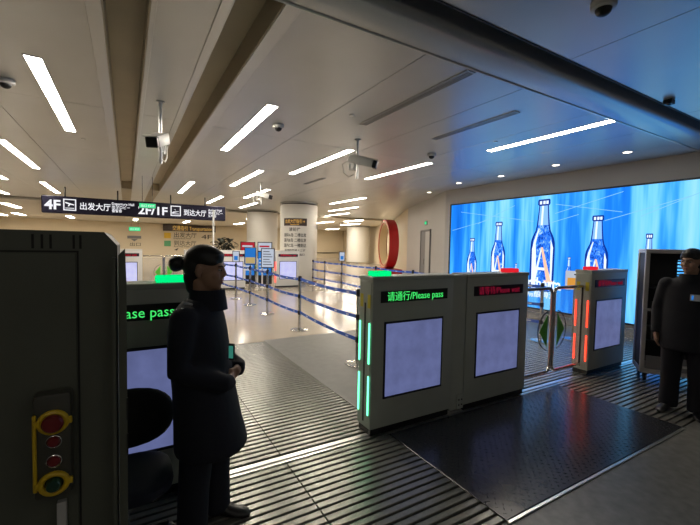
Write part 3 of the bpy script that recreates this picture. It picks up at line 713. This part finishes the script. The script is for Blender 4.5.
# ================================================================== FAR BOARDS AND PLANT
def board(x, y, label, head, body, w_=0.52, rz=-0.35):
    t = thing('display_board', label, 'sign', (x, y, 0), rz, 'display boards between the far gates')
    b = MB(); b.box((-w_/2, -.03, .1), (w_/2, .03, 1.62), .012); f = b.build('frame', 'black', t)
    b = MB(); b.box((-w_/2+.03, -.034, 1.30), (w_/2-.03, -.029, 1.59)); hd = b.build('header', head, t, smooth=False)
    b = MB(); b.box((-w_/2+.07, -.037, 1.43), (w_/2-.1, -.033, 1.49)); b.build('header_line', 'posterw' if head != 'posterw' else 'posterr', hd, smooth=False)
    b = MB(); b.box((-w_/2+.03, -.034, .42), (w_/2-.03, -.029, 1.26)); pb = b.build('poster', body, t, smooth=False)
    b = MB()
    for k in range(4): b.box((-w_/2+.07, -.037, .98-.13*k), (w_/2-.1-.05*(k % 2), -.033, 1.03-.13*k))
    b.build('poster_lines', 'posterw', pb, smooth=False)
    b = MB()
    for s_ in (-1, 1): b.box((s_*w_*.4-.03, -.16, 0), (s_*w_*.4+.03, .16, .1))
    b.build('feet', 'equip', t, smooth=False)
board(3.74, 13.60, 'dark display board with a red header between the far white gates', 'posterr', 'posterb')
board(4.30, 13.40, 'dark display board with a white header beside the lettered column', 'posterw', 'posterb')
for x, lab in ((3.93, 'left slim white post in front of the blue display boards'), (4.1, 'right slim white post in front of the blue display boards')):
    b = MB(); b.cyl((x, 13.05, 0), (x, 13.05, 1.02), .028, 12); b.rings([(x, 13.05, 0, .07, .07), (x, 13.05, .02, .07, .07)], 12); b.ell((x, 13.05, 1.02), (.03, .03, .02), 8); tag(b.build('slim_post', 'white'), lab, 'post', 'slim white posts')
def plant(x, y, h0, label, n, spread, mlist, pot_h, pot=True):
    t = thing('potted_plant', label, 'plant', (x, y, 0))
    b = MB(); b.rings([(0, 0, 0, .13, .13), (0, 0, pot_h, .17, .17)], 20); b.build('pot', 'pot', t)
    rr = random.Random(5)
    for k in range(n):
        a = rr.uniform(0, 2*PI); l = rr.uniform(.45, 1.0)*spread; zt = h0*rr.uniform(.78, 1.0)
        tip = Vector((math.cos(a)*l, math.sin(a)*l*.6, zt)); mid = Vector((tip.x*.35, tip.y*.35, (pot_h+zt)*.58))
        b = MB(); b.tube([(0, 0, pot_h-.02), mid, tip], [.012, .008, .004], 6); stem = b.build('stem', mlist[0], t)
        b = MB(); d = Vector((math.cos(a+rr.uniform(-1, 1)), math.sin(a+rr.uniform(-1, 1)), rr.uniform(-.5, .4))).normalized(); s_ = d.cross(Vector((0, 0, 1))).normalized(); L = rr.uniform(.16, .27); W = L*.34
        rows = [(0, .1), (.3, .8), (.6, 1), (.85, .6), (1, .05)]
        vs = [[b.bm.verts.new(tip+d*L*u+s_*W*v*sg+Vector((0, 0, -.25*L*u*u))) for sg in (-1, 1)] for u, v in rows]
        for i in range(4): b.bm.faces.new((vs[i][0], vs[i][1], vs[i+1][1], vs[i+1][0]))
        b.build('leaf', mlist[k % len(mlist)], stem)
plant(2.98, 13.75, 1.74, 'tall plant with dark leaves behind the far white gate', 44, .36, ['leaf'], .4)
plant(4.02, 14.0, .72, 'low green plant at the foot of the blue display boards', 16, .28, ['leafg'], .25)

# ================================================================== CAMERAS
def cctv(x, y, drop, aim, label, tilt=0.25):
    t = thing('bullet_camera', label, 'camera', (x, y, H), 0, 'pole mounted bullet cameras')
    b = MB(); b.cyl((0, 0, -.012), (0, 0, 0), .05, 16); b.build('flange', 'white', t)
    b = MB(); b.cyl((0, 0, -drop), (0, 0, -.01), .019, 12); b.build('pole', 'alum', t)
    M = Matrix.Translation((0, 0, -drop+.28)) @ Matrix.Rotation(aim, 4, 'Z') @ Matrix.Rotation(tilt, 4, 'Y') @ Matrix.Scale(1.35, 4)
    def part(b, nm, m, par):
        bmesh.ops.transform(b.bm, matrix=M, verts=b.bm.verts[:]); return b.build(nm, m, par)
    b = MB(); b.box((-.10, -.05, -.045), (.19, .05, .045), .012, 2); bd = part(b, 'body', 'white', t)
    b = MB(); b.box((-.06, -.058, .045), (.25, .058, .055), .003); part(b, 'sun_hood', 'white', bd)
    b = MB(); b.box((.19, -.046, -.042), (.235, .046, .042), .006); fc = part(b, 'front_glass', 'black', bd)
    b = MB(); b.cyl((-.02, 0, -.045), (-.02, 0, -.10), .018, 10); b.box((-.05, -.02, -.12), (.01, .02, -.10)); b.tube([(-.02, 0, -.11), (-.06, 0, -.12), (-.08, 0, -.06)], .014, 8); part(b, 'bracket', 'white', t)
    b = MB(); b.tube([(-.10, 0, -.02), (-.16, 0, -.08), (-.12, 0, -.17), (-.05, 0, -.20), (0, 0, -.17)], .006, 6); part(b, 'cable', 'white', t)
cctv(0.35, 5.06, 0.72, -1.95, 'bullet camera on a pole under the left ceiling groove', 0.35)
cctv(3.10, 5.12, 0.60, -0.75, 'white bullet camera on a pole in the middle of the ceiling', 0.25)
cctv(3.15, 10.2, 0.60, -0.75, 'far bullet camera on a pole above the display boards', 0.25)
for i, (x, y, lab) in enumerate([(-1.07, 5.28, 'dome camera at the left picture edge'), (1.81, 5.11, 'small dome camera right of the large strip light'), (4.64, 5.14, 'dome camera above the long strip light near the middle'), (2.72, 1.40, 'dome camera on the dark near ceiling at the top edge')]):
    t = thing('dome_camera', lab, 'camera', (x, y, H), 0, 'ceiling dome cameras')
    b = MB(); b.rings([(0, 0, -.045, .066, .066), (0, 0, -.04, .075, .075), (0, 0, 0, .078, .078)], 24); b.build('housing', 'white', t)
    b = MB(); b.ell((0, 0, -.045), (.05, .05, .045), 18); b.build('dome', 'black', t)
b = MB(); b.box((5.0, 1.84, H-.05), (5.09, 1.92, H), .006); b.cyl((5.045, 1.88, H-.06), (5.045, 1.88, H-.05), .02, 12); tag(b.build('ceiling_sensor', 'black'), 'small black box sensor on the dark near ceiling at right', 'sensor')
for i, (x, y) in enumerate([(-.6, 7.6), (-.45, 9.4), (2.45, 4.2), (4.9, 4.0)]):
    b = MB(); b.rings([(x, y, H-.012, .03, .03), (x, y, H, .034, .034)], 14); tag(b.build('sprinkler', 'alum'), ['sprinkler plate beside the large left strip light', 'sprinkler plate farther along the left ceiling', 'sprinkler plate in the middle ceiling near the long air slot', 'sprinkler plate left of the strip light over the right gate'][i], 'sprinkler')

# ================================================================== MACHINE AT THE LEFT
xm = thing('scanner_machine', 'big dark grey machine cabinet at left with yellow-ringed buttons', 'machine', (0, 1.2, 0.0045))
b = MB()
b.prism([(-1.3, 0.03), (-0.022, 0.03), (-0.022, 1.560), (-0.052, 1.596), (-1.3, 1.596)], 'y', 0.0, 0.5); b.build('housing', 'xray', xm, smooth=False)
b = MB(); b.box((-1.28, 0.02, 0), (-0.05, 0.48, 0.03)); b.build('plinth', 'black', xm, smooth=False)
b = MB(); b.box((-1.25, -0.006, 0.12), (-0.112, 0.0, 1.541), 0.002); dr = b.build('access_door', 'xray', xm)
b = MB(); b.box((-0.111, -0.0012, 0.12), (-0.107, 0.001, 1.545)); b.box((-1.25, -0.0012, 1.542), (-0.107, 0.001, 1.546)); b.build('door_gap', 'xraydark', xm, smooth=False)
for x in (-0.199, -0.181, -0.164, -0.117, -0.103, -0.30, -0.32):
    b = MB(); b.box((x-0.0025, -0.0015, 1.551), (x+0.0025, 0.002, 1.586)); b.build('vent_slot', 'xraydark', xm, smooth=False)
b = MB(); b.box((-0.034, -0.03, 0.3), (-0.026, 0.0, 1.53)); b.build('side_fin', 'xray', xm, smooth=False)
b = MB(); b.prism([(-0.020, 0.05), (-0.020, 1.535), (-0.004, 1.553), (-0.001, 1.46), (-0.001, 0.05)], 'y', -0.012, 0.02); fn = b.build('side_flap', 'xray', xm, smooth=False)
for z in (1.02, 1.12):
    b = MB(); b.box((-0.003, -0.016, z-0.035), (0.001, -0.010, z+0.025)); b.build('hinge', 'black', fn, smooth=False)
b = MB(); b.box((-0.198, -0.05, 0.905), (-0.122, -0.006, 1.165), 0.008, 2); cp = b.build('control_panel', 'panel', xm); cp.location.z = 0.031
b = MB(); b.box((-0.198, -0.056, 0.93), (-0.190, -0.046, 1.12), 0.002); b.build('yellow_edge', 'btn_yel', cp)
for z, big, c in ((1.098, True, 'btn_red'), (1.048, False, 'btn_red'), (0.999, False, 'btn_red'), (0.945, True, 'btn_green')):
    if big:
        b = MB(); b.tube([(-0.157+0.026*math.cos(k*PI/12), -0.056, z+0.024*math.sin(k*PI/12)) for k in range(24)], 0.007, 8, closed=True)
        for s_ in (-1, 1): b.box((-0.157+s_*0.031-0.007, -0.060, z-0.008), (-0.157+s_*0.031+0.007, -0.050, z+0.008), 0.002)
        rg = b.build('guard_ring', 'btn_yel', cp)
        b = MB(); r_ = 0.022 if c == 'btn_red' else 0.016
        b.tube([(-0.157, -0.05, z), (-0.157, -0.068, z), (-0.157, -0.074, z)], [r_, r_, r_*0.8], 24); b.build('push_button', c, rg)
    else:
        b = MB(); b.tube([(-0.157+0.0145*math.cos(k*PI/10), -0.052, z+0.0145*math.sin(k*PI/10)) for k in range(20)], 0.0022, 6, closed=True); rg = b.build('button_bezel', 'steel', cp)
        b = MB(); b.tube([(-0.157, -0.05, z), (-0.157, -0.056, z), (-0.157, -0.059, z)], [0.0125, 0.0125, 0.010], 20); b.build('push_button', c, rg)
b = MB(); b.box((-0.157, -0.026, 0.4), (-0.137, -0.006, 0.905), 0.002); b.build('cable_duct', 'rackw', xm)

# ================================================================== OFFICE CHAIR
ch = thing('office_chair', 'black office chair between the dark machine and the gate cabinet', 'chair', (-0.02, 2.12, 0.0045))
def pad(b, c, hx, hy, hz, e=3.2, n=28, flat='y'):
    V = []
    for i in range(n//2+1):
        ph = -PI/2+PI*i/(n//2); row = []
        for k in range(n):
            th = 2*PI*k/n
            f = lambda v: math.copysign(abs(v)**(2/e), v)
            cx, cy, cz = f(math.cos(ph))*f(math.cos(th)), f(math.cos(ph))*f(math.sin(th)), f(math.sin(ph))
            row.append((c[0]+cx*hx, c[1]+cy*hy, c[2]+cz*hz))
        V.append(row)
    R = [[b.bm.verts.new(p) for p in row] for row in V]; b.join(R)
b = MB(); pad(b, (0, .245, .60), .25, .04, .165, 2.5); b.build('backrest', 'chairb', ch)
b = MB(); pad(b, (-.0, -.01, .40), .22, .215, .05, 3.0); b.build('seat', 'chairn', ch)
b = MB(); b.tube([(0, .27, .60), (0, .285, .48), (0, .24, .345), (0, .02, .335)], [.02, .02, .02, .02], 10); b.build('back_support', 'black', ch)
b = MB(); b.cyl((0, 0, .10), (0, 0, .37), .025, 14); b.build('gas_column', 'steel', ch)
for k in range(5):
    a = k*2*PI/5+.3; x, y = .22*math.cos(a), .22*math.sin(a)
    b = MB(); b.tube([(0, 0, .11), (x*.95, y*.95, .075)], [.024, .014], 8); lg = b.build('leg', 'black', ch)
    b = MB(); b.cyl((x-.02*math.sin(a), y+.02*math.cos(a), .03), (x+.02*math.sin(a), y-.02*math.cos(a), .03), .029, 14); b.build('caster', 'black', lg)

# ================================================================== RACK AT THE RIGHT
RKZ = -1.0
rk = thing('equipment_rack', 'open equipment rack cabinet on casters behind the person at right', 'cabinet', (5.37, 2.14, 0.0045), RKZ)
RW, RD, RH = 1.05, 0.42, 1.60
b = MB(); b.box((0, 0, RH-.05), (RW, RD, RH), .008); b.build('top', 'rackw', rk)
b = MB(); b.box((0, 0, .10), (RW, RD, .16), .006); b.build('bottom_rail', 'rackw', rk)
for x in (0, RW-.045):
    for y in (0, RD-.045):
        b = MB(); b.box((x, y, .10), (x+.045, y+.045, RH-.05), .005); b.build('corner_post', 'rackw', rk)
for x in (.012, RW-.024):
    b = MB(); b.box((x, .045, .16), (x+.012, RD-.045, RH-.05)); b.build('side_panel', 'rackd', rk, smooth=False)
# back panel with two columns of vent slots left open
b = MB(); y0, y1 = RD-.02, RD-.008
cols = [(.40, .50), (.80, .90)]
z0, z1 = 1.27, 1.47
b.box((.045, y0, .16), (RW-.045, y1, z0)); b.box((.045, y0, z1), (RW-.045, y1, RH-.05))
b.box((.045, y0, z0), (cols[0][0], y1, z1)); b.box((cols[0][1], y0, z0), (cols[1][0], y1, z1)); b.box((cols[1][1], y0, z0), (RW-.045, y1, z1))
bk = b.build('back_panel', 'rackd', rk, smooth=False)
for c0, c1 in cols:
    for k in range(5):
        b = MB(); z = z0+.02+k*.042; b.box((c0, y0, z-.012), (c1, y1, z+.006)); b.build('vent_bar', 'rackd', bk, smooth=False)
for z in (.48, .82, 1.12):
    b = MB(); b.box((.045, .03, z), (RW-.045, RD-.03, z+.018)); b.build('shelf', 'rackd', rk, smooth=False)
b = MB(); b.box((.0, -.012, .86), (.16, .0, .89), .003); b.build('door_latch_bar', 'rackw', rk)
b = MB(); b.box((.05, -.006, .16), (.62, .0, .32), .004); dwr = b.build('lower_drawer', 'equip', rk)
b = MB(); b.box((.40, -.018, .215), (.52, -.006, .245), .003); b.build('handle', 'alum', dwr)
for i, (x0, x1, z, h_, lab) in enumerate([(.10, .55, .498, .14, 'dark equipment box on the lowest rack shelf'), (.12, .5, .838, .10, 'dark equipment box on the middle rack shelf'), (.12, .42, .16+.02, .0, '')]):
    if h_:
        o = MB(); o.box((0, 0, 0), (x1-x0, RD-.14, h_), .006); c_, s_ = math.cos(RKZ), math.sin(RKZ)
        lx, ly = x0, .07; e = thing('equipment_box', lab, 'electronics', (5.37+lx*c_-ly*s_, 2.14+lx*s_+ly*c_, z+.0045), RKZ)
        o.build('case', 'equip', e)
        o = MB(); o.box((.02, -.004, .02), (x1-x0-.02, .001, h_-.02)); o.build('front_panel', 'black', e, smooth=False)
for x in (.06, RW-.06):
    for y in (.06, RD-.06):
        b = MB(); b.cyl((x-.014, y, .045), (x+.014, y, .045), .045, 16); b.box((x-.02, y-.02, .05), (x+.02, y+.02, .10)); b.build('caster', 'black', rk)

# ================================================================== PEOPLE
def frame_from(d, n):
    d = Vector(d).normalized(); n = Vector(n); n = (n-d*n.dot(d)).normalized(); return d, n, n.cross(d)
def hand(b, wrist, d, n, side, curl=0.5, scale=1.0):
    """palm along d, palm normal n (fingers curl toward n), thumb on the side given"""
    d, n, s = frame_from(d, n); s = s*side; W = Vector(wrist); k = scale
    b.tube([W, W+d*.03*k, W+d*.085*k], [.021*k, .026*k, .024*k], 10)
    for u in (-.024, -.008, .008, .024): b.tube([W+d*.02*k+s*u*.6*k, W+d*.09*k+s*u*k], [.015*k, .0135*k], 8)
    for u, L in ((.027, .066), (.009, .074), (-.009, .070), (-.027, .055)):
        p = W+d*.088*k+s*u*k; a = 0; pts = [p-d*.02*k]; pts.append(p); seg = [.45, .32, .23]
        for q in seg:
            a += curl*.9; dr_ = d*math.cos(a)+n*math.sin(a); p = p+dr_*L*q*k; pts.append(p)
        b.tube(pts, [.0095*k, .0095*k, .009*k, .0085*k, .007*k], 8)
    p = W+d*.025*k+s*.022*k; pts = [p-d*.01*k, p+d*.022*k+s*.022*k+n*.008*k, p+d*.05*k+s*.028*k+n*.02*k, p+d*.068*k+s*.022*k+n*.03*k]
    b.tube(pts, [.014*k, .012*k, .010*k, .0075*k], 8)
def person(name, label, loc, rz, pose):
    t = thing(name, label, 'person', loc, rz)
    hx, hz = pose['head']; turn = Matrix.Translation((hx, 0, hz)) @ Matrix.Rotation(pose.get('turn', 0), 4, 'Z') @ Matrix.Rotation(pose.get('nod', 0), 4, 'Y')
    HP = lambda p: turn @ Vector(p)
    rot3 = turn.to_3x3().to_4x4()
    # --- body: one continuous surface
    b = MB()
    E = lambda c, r, n=20: b.ell(HP(c), r, n, rot3)
    E((-.015, 0, .030), (.092, .073, .088), 24); E((.020, 0, -.030), (.062, .060, .078), 24); E((.045, 0, -.078), (.034, .034, .030)); E((.064, 0, -.088), (.016, .018, .016), 12)
    E((.070, 0, .030), (.016, .045, .012), 14); E((.055, .036, -.022), (.024, .022, .024), 14); E((.055, -.036, -.022), (.024, .022, .024), 14)
    b.tube([HP((.078, 0, .022)), HP((.090, 0, -.002)), HP((.098, 0, -.018))], [.008, .010, .011], 10)
    E((.089, .010, -.022), (.010, .009, .008), 10); E((.089, -.010, -.022), (.010, .009, .008), 10)
    E((.078, 0, -.048), (.012, .024, .008), 12); E((.077, 0, -.058), (.012, .021, .008), 12)
    for s_ in (-1, 1):
        E((-.022, s_*.080, -.004), (.019, .011, .032), 12); E((-.015, s_*.079, -.030), (.010, .009, .013), 10)
    nx = pose['neck']
    b.tube([(nx, 0, pose['sh']-.02), (nx*.6+hx*.4-.005, 0, pose['sh']+.06), HP((-.03, 0, -.05))], [.062, .052, .052], 16)
    b.rings([(pose['px'], 0, .78, .10, .15), (pose['px'], 0, .9, .10, .155), (nx-.01, 0, 1.02, .09, .13), (nx-.01, 0, 1.16, .10, .155), (nx, 0, pose['sh'], .07, .13), (nx, 0, pose['sh']+.03, .05, .06)], 20)
    for sh, el, wr, hd_, hn, sd in pose['arms']:
        b.tube([sh, (Vector(sh)+Vector(el))/2, el, (Vector(el)+Vector(wr))/2, wr], [.045, .042, .036, .034, .024], 12)
        hand(b, wr, hd_, hn, sd, pose.get('curl', .5))
    for hip, kn, an, toe in pose['legs']:
        b.tube([hip, kn, (Vector(kn)*.7+Vector(an)*.3)+Vector((-.012, 0, 0)), an], [.082, .054, .052, .034], 14)
        b.tube([an, Vector(an)*.6+Vector(toe)*.4+Vector((0, 0, -.02)), Vector(an)*.25+Vector(toe)*.75+Vector((0, 0, -.012))], [.030, .022, .014], 10)
    me = remesh(b, .0065, 3); link('body', me, 'skin', t, smooth=False)
    # --- hair
    b = MB()
    def EH(c, r, n=20): b.ell(HP(c), r, n, rot3)
    EH((-.022, 0, .064), (.100, .082, .072), 24); EH((-.062, 0, .018), (.066, .079, .085), 24); EH((-.075, 0, -.035), (.046, .058, .075), 18); EH((-.07, 0, -.09), (.034, .045, .05), 16)
    EH((.042, 0, .082), (.036, .060, .030), 16); EH((.010, .040, .050), (.055, .038, .030), 16); EH((.010, -.040, .050), (.055, .038, .030), 16)
    if pose.get('bun', True):
        EH((-.160, 0, .018), (.046, .052, .042), 16); EH((-.168, 0, .006), (.034, .042, .036), 14); EH((-.12, 0, .02), (.04, .042, .036), 12)
    me = remesh(b, .007, 3); link('hair', me, 'hair', t, smooth=False)
    # --- face details
    for s_ in (-1, 1):
        b = MB(); b.ell(HP((.073, s_*.030, .010)), (.0085, .011, .006), 12, rot3); e = b.build('eye', 'eyew', t)
        b = MB(); b.ell(HP((.0805, s_*.030, .010)), (.003, .006, .006), 10, rot3); b.build('iris', 'black', e)
        b = MB(); b.tube([HP((.083, s_*.014, .027)), HP((.082, s_*.032, .033)), HP((.068, s_*.050, .028))], [.003, .0035, .002], 6); b.build('eyebrow', 'hair', t)
    b = MB(); b.ell(HP((.0835, 0, -.048)), (.008, .020, .0055), 12, rot3); b.ell(HP((.082, 0, -.0575)), (.008, .018, .006), 12, rot3); b.build('lips', 'lip', t)
    # --- coat with sleeves and stand-up collar
    b = MB(); b.rings(pose['coat'], 32)
    for sh, el, wr, hd_, hn, sd in pose['arms']:
        b.ell(sh, (.072, .066, .066), 16)
        b.tube([sh, (Vector(sh)+Vector(el))/2, el, (Vector(el)+Vector(wr))/2, wr, Vector(wr)+Vector(hd_).normalized()*pose.get('cuff', 0.0)], [.068, .064, .056, .052, .048, .046][:6], 16)
    me = remesh(b, .009, 12); coat = link('coat', me, pose['cloth'], t, smooth=False)
    b = MB(); c = pose['collar']; n = 28; R = []
    for i in range(n):
        a = 2*PI*i/n
        r0 = lambda rx, ry, z: (c[0]+rx*math.cos(a), ry*math.sin(a), z + .018*math.cos(a)*0)
        R.append([b.bm.verts.new(v) for v in (r0(c[1]+.018, c[1]+.012, c[2]), r0(c[1]+.002, c[1]-.006, c[3]), r0(c[1]-.010, c[1]-.018, c[3]), r0(c[1]+.0, c[1]-.004, c[2]))])
    b.join(R, cap=False, closed=True); b.build('collar', pose['cloth'], coat)
    # --- trousers and shoes
    b = MB()
    for hip, kn, an, toe in pose['legs']:
        b.tube([hip, (Vector(hip)+Vector(kn))/2, kn, (Vector(kn)+Vector(an))/2, Vector(an)+Vector((.004, 0, -.045))], [.105, .098, .084, .078, .078], 18)
    b.ell((pose['px'], 0, .84), (.115, .165, .10), 18)
    me = remesh(b, .010, 3); link('trousers', me, pose['cloth'], t, smooth=False)
    for hip, kn, an, toe in pose['legs']:
        an, toe = Vector(an), Vector(toe); d = (toe-an); d.z = 0; d.normalize()
        b = MB(); h0 = Vector((an.x, an.y, 0))-d*.055
        for u, w_, h_ in ((0, 0, 0),): pass
        s = Vector((-d.y, d.x, 0)); R = []
        for u, w_, h_ in ((0, .026, .065), (.03, .038, .095), (.09, .040, .10), (.14, .044, .062), (.19, .046, .050), (.235, .036, .040), (.255, .016, .026)):
            p = h0+d*u
            R.append([b.bm.verts.new(p+s*w_*math.cos(a)+Vector((0, 0, h_/2+h_/2*math.sin(a)))) for a in [2*PI*k/14 for k in range(14)]])
        b.join(R); sh_ = b.build('shoe', 'shoe', t)
    return t, coat
# person in profile at left
A1 = ((-.085, -.165, 1.185), (-.090, -.222, .945), (.105, -.120, .850), (.10, 1, -.05), (-1, 0, .1), 1)
A2 = ((-.085, .165, 1.185), (-.085, .222, .945), (.105, .115, .865), (.10, -1, -.05), (-1, 0, .1), -1)
pose1 = dict(head=(-.030, 1.425), neck=-.065, sh=1.235, px=-.05, nod=.10, turn=.05, arms=[A1, A2], curl=.45,
    legs=[((-.055, -.085, .84), (-.050, -.095, .45), (-.075, -.100, .085), (.06, -.115, .03)), ((-.045, .085, .84), (-.015, .090, .45), (-.015, .095, .085), (.125, .090, .03))],
    coat=[(-.002, 0, .468, .186, .208), (-.004, 0, .49, .188, .212), (-.022, 0, .62, .168, .212), (-.045, 0, .80, .152, .200), (-.068, 0, .98, .150, .190), (-.080, 0, 1.10, .146, .190), (-.080, 0, 1.18, .128, .185), (-.072, 0, 1.235, .104, .140), (-.058, 0, 1.275, .078, .085)],
    collar=(-.030, .088, 1.215, 1.322), cloth='navy', cuff=.045)
RZ1 = -YAW
p1, coat1 = person('person', 'person in a long dark coat with a hair bun, standing in profile', (0.40, 2.13, 0.0045), RZ1, pose1)
b = MB(); b.tube([(-.13, -.165, 1.232), (-.085, -.180, 1.240), (-.04, -.175, 1.222)], [.007, .009, .007], 8); b.build('shoulder_stripe', 'reflect', coat1)
b = MB(); b.tube([(-.10, -.130, 1.262), (-.075, -.138, 1.264), (-.055, -.136, 1.258)], [.005, .006, .005], 8); b.build('shoulder_stripe', 'reflect', coat1)
# device held in front of the chest
c_, s_ = math.cos(RZ1), math.sin(RZ1); lx, ly = .110, -.035
ph = thing('handheld_device', 'small device with green-lit face at the chest of the coated person', 'device', (0.40+lx*c_-ly*s_, 2.13+lx*s_+ly*c_, .955), RZ1-.2)
b = MB(); b.box((-.012, -.012, 0), (.024, .0, .09), .004); b.build('case', 'black', ph)
b = MB(); b.box((-.006, -.0145, .012), (.018, -.012, .078)); b.build('lit_face', 'phone', ph, smooth=False)
# person at right in front of the rack
B1 = ((-.01, -.172, 1.255), (-.03, -.232, 1.00), (.03, -.228, .77), (.1, .1, -1), (.2, 1, 0), -1)
B2 = ((-.01, .172, 1.255), (-.03, .232, 1.00), (.03, .228, .77), (.1, -.1, -1), (.2, -1, 0), 1)
pose2 = dict(head=(.005, 1.475), neck=-.02, sh=1.29, px=-.01, nod=.08, turn=-.35, arms=[B1, B2], curl=.35,
    legs=[((-.01, -.09, .86), (.005, -.10, .47), (-.015, -.11, .085), (.12, -.14, .03)), ((-.01, .09, .86), (.01, .10, .47), (-.01, .11, .085), (.125, .14, .03))],
    coat=[(.0, 0, .62, .150, .215), (.0, 0, .66, .152, .218), (-.005, 0, .80, .140, .205), (-.01, 0, 1.0, .128, .190), (-.015, 0, 1.15, .130, .195), (-.02, 0, 1.24, .115, .195), (-.02, 0, 1.29, .094, .15), (-.018, 0, 1.33, .072, .085)],
    collar=(-.005, .085, 1.27, 1.36), cloth='cloth2', cuff=.01)
RZ2 = math.atan2(-0.95, -0.30)
RZ2 = math.atan2(-1.55, -4.72) - 0.1
p2, coat2 = person('person', 'person in black uniform jacket with white badge in front of the rack', (4.70, 1.50, 0.0045), RZ2, pose2)
b = MB(); b.box((.118, .02, 1.115), (.126, .115, 1.175), .002); bd = b.build('name_badge', 'reflect', coat2)
b = MB(); b.box((.126, .03, 1.125), (.128, .045, 1.165)); b.build('badge_print', 'posterb', bd, smooth=False)
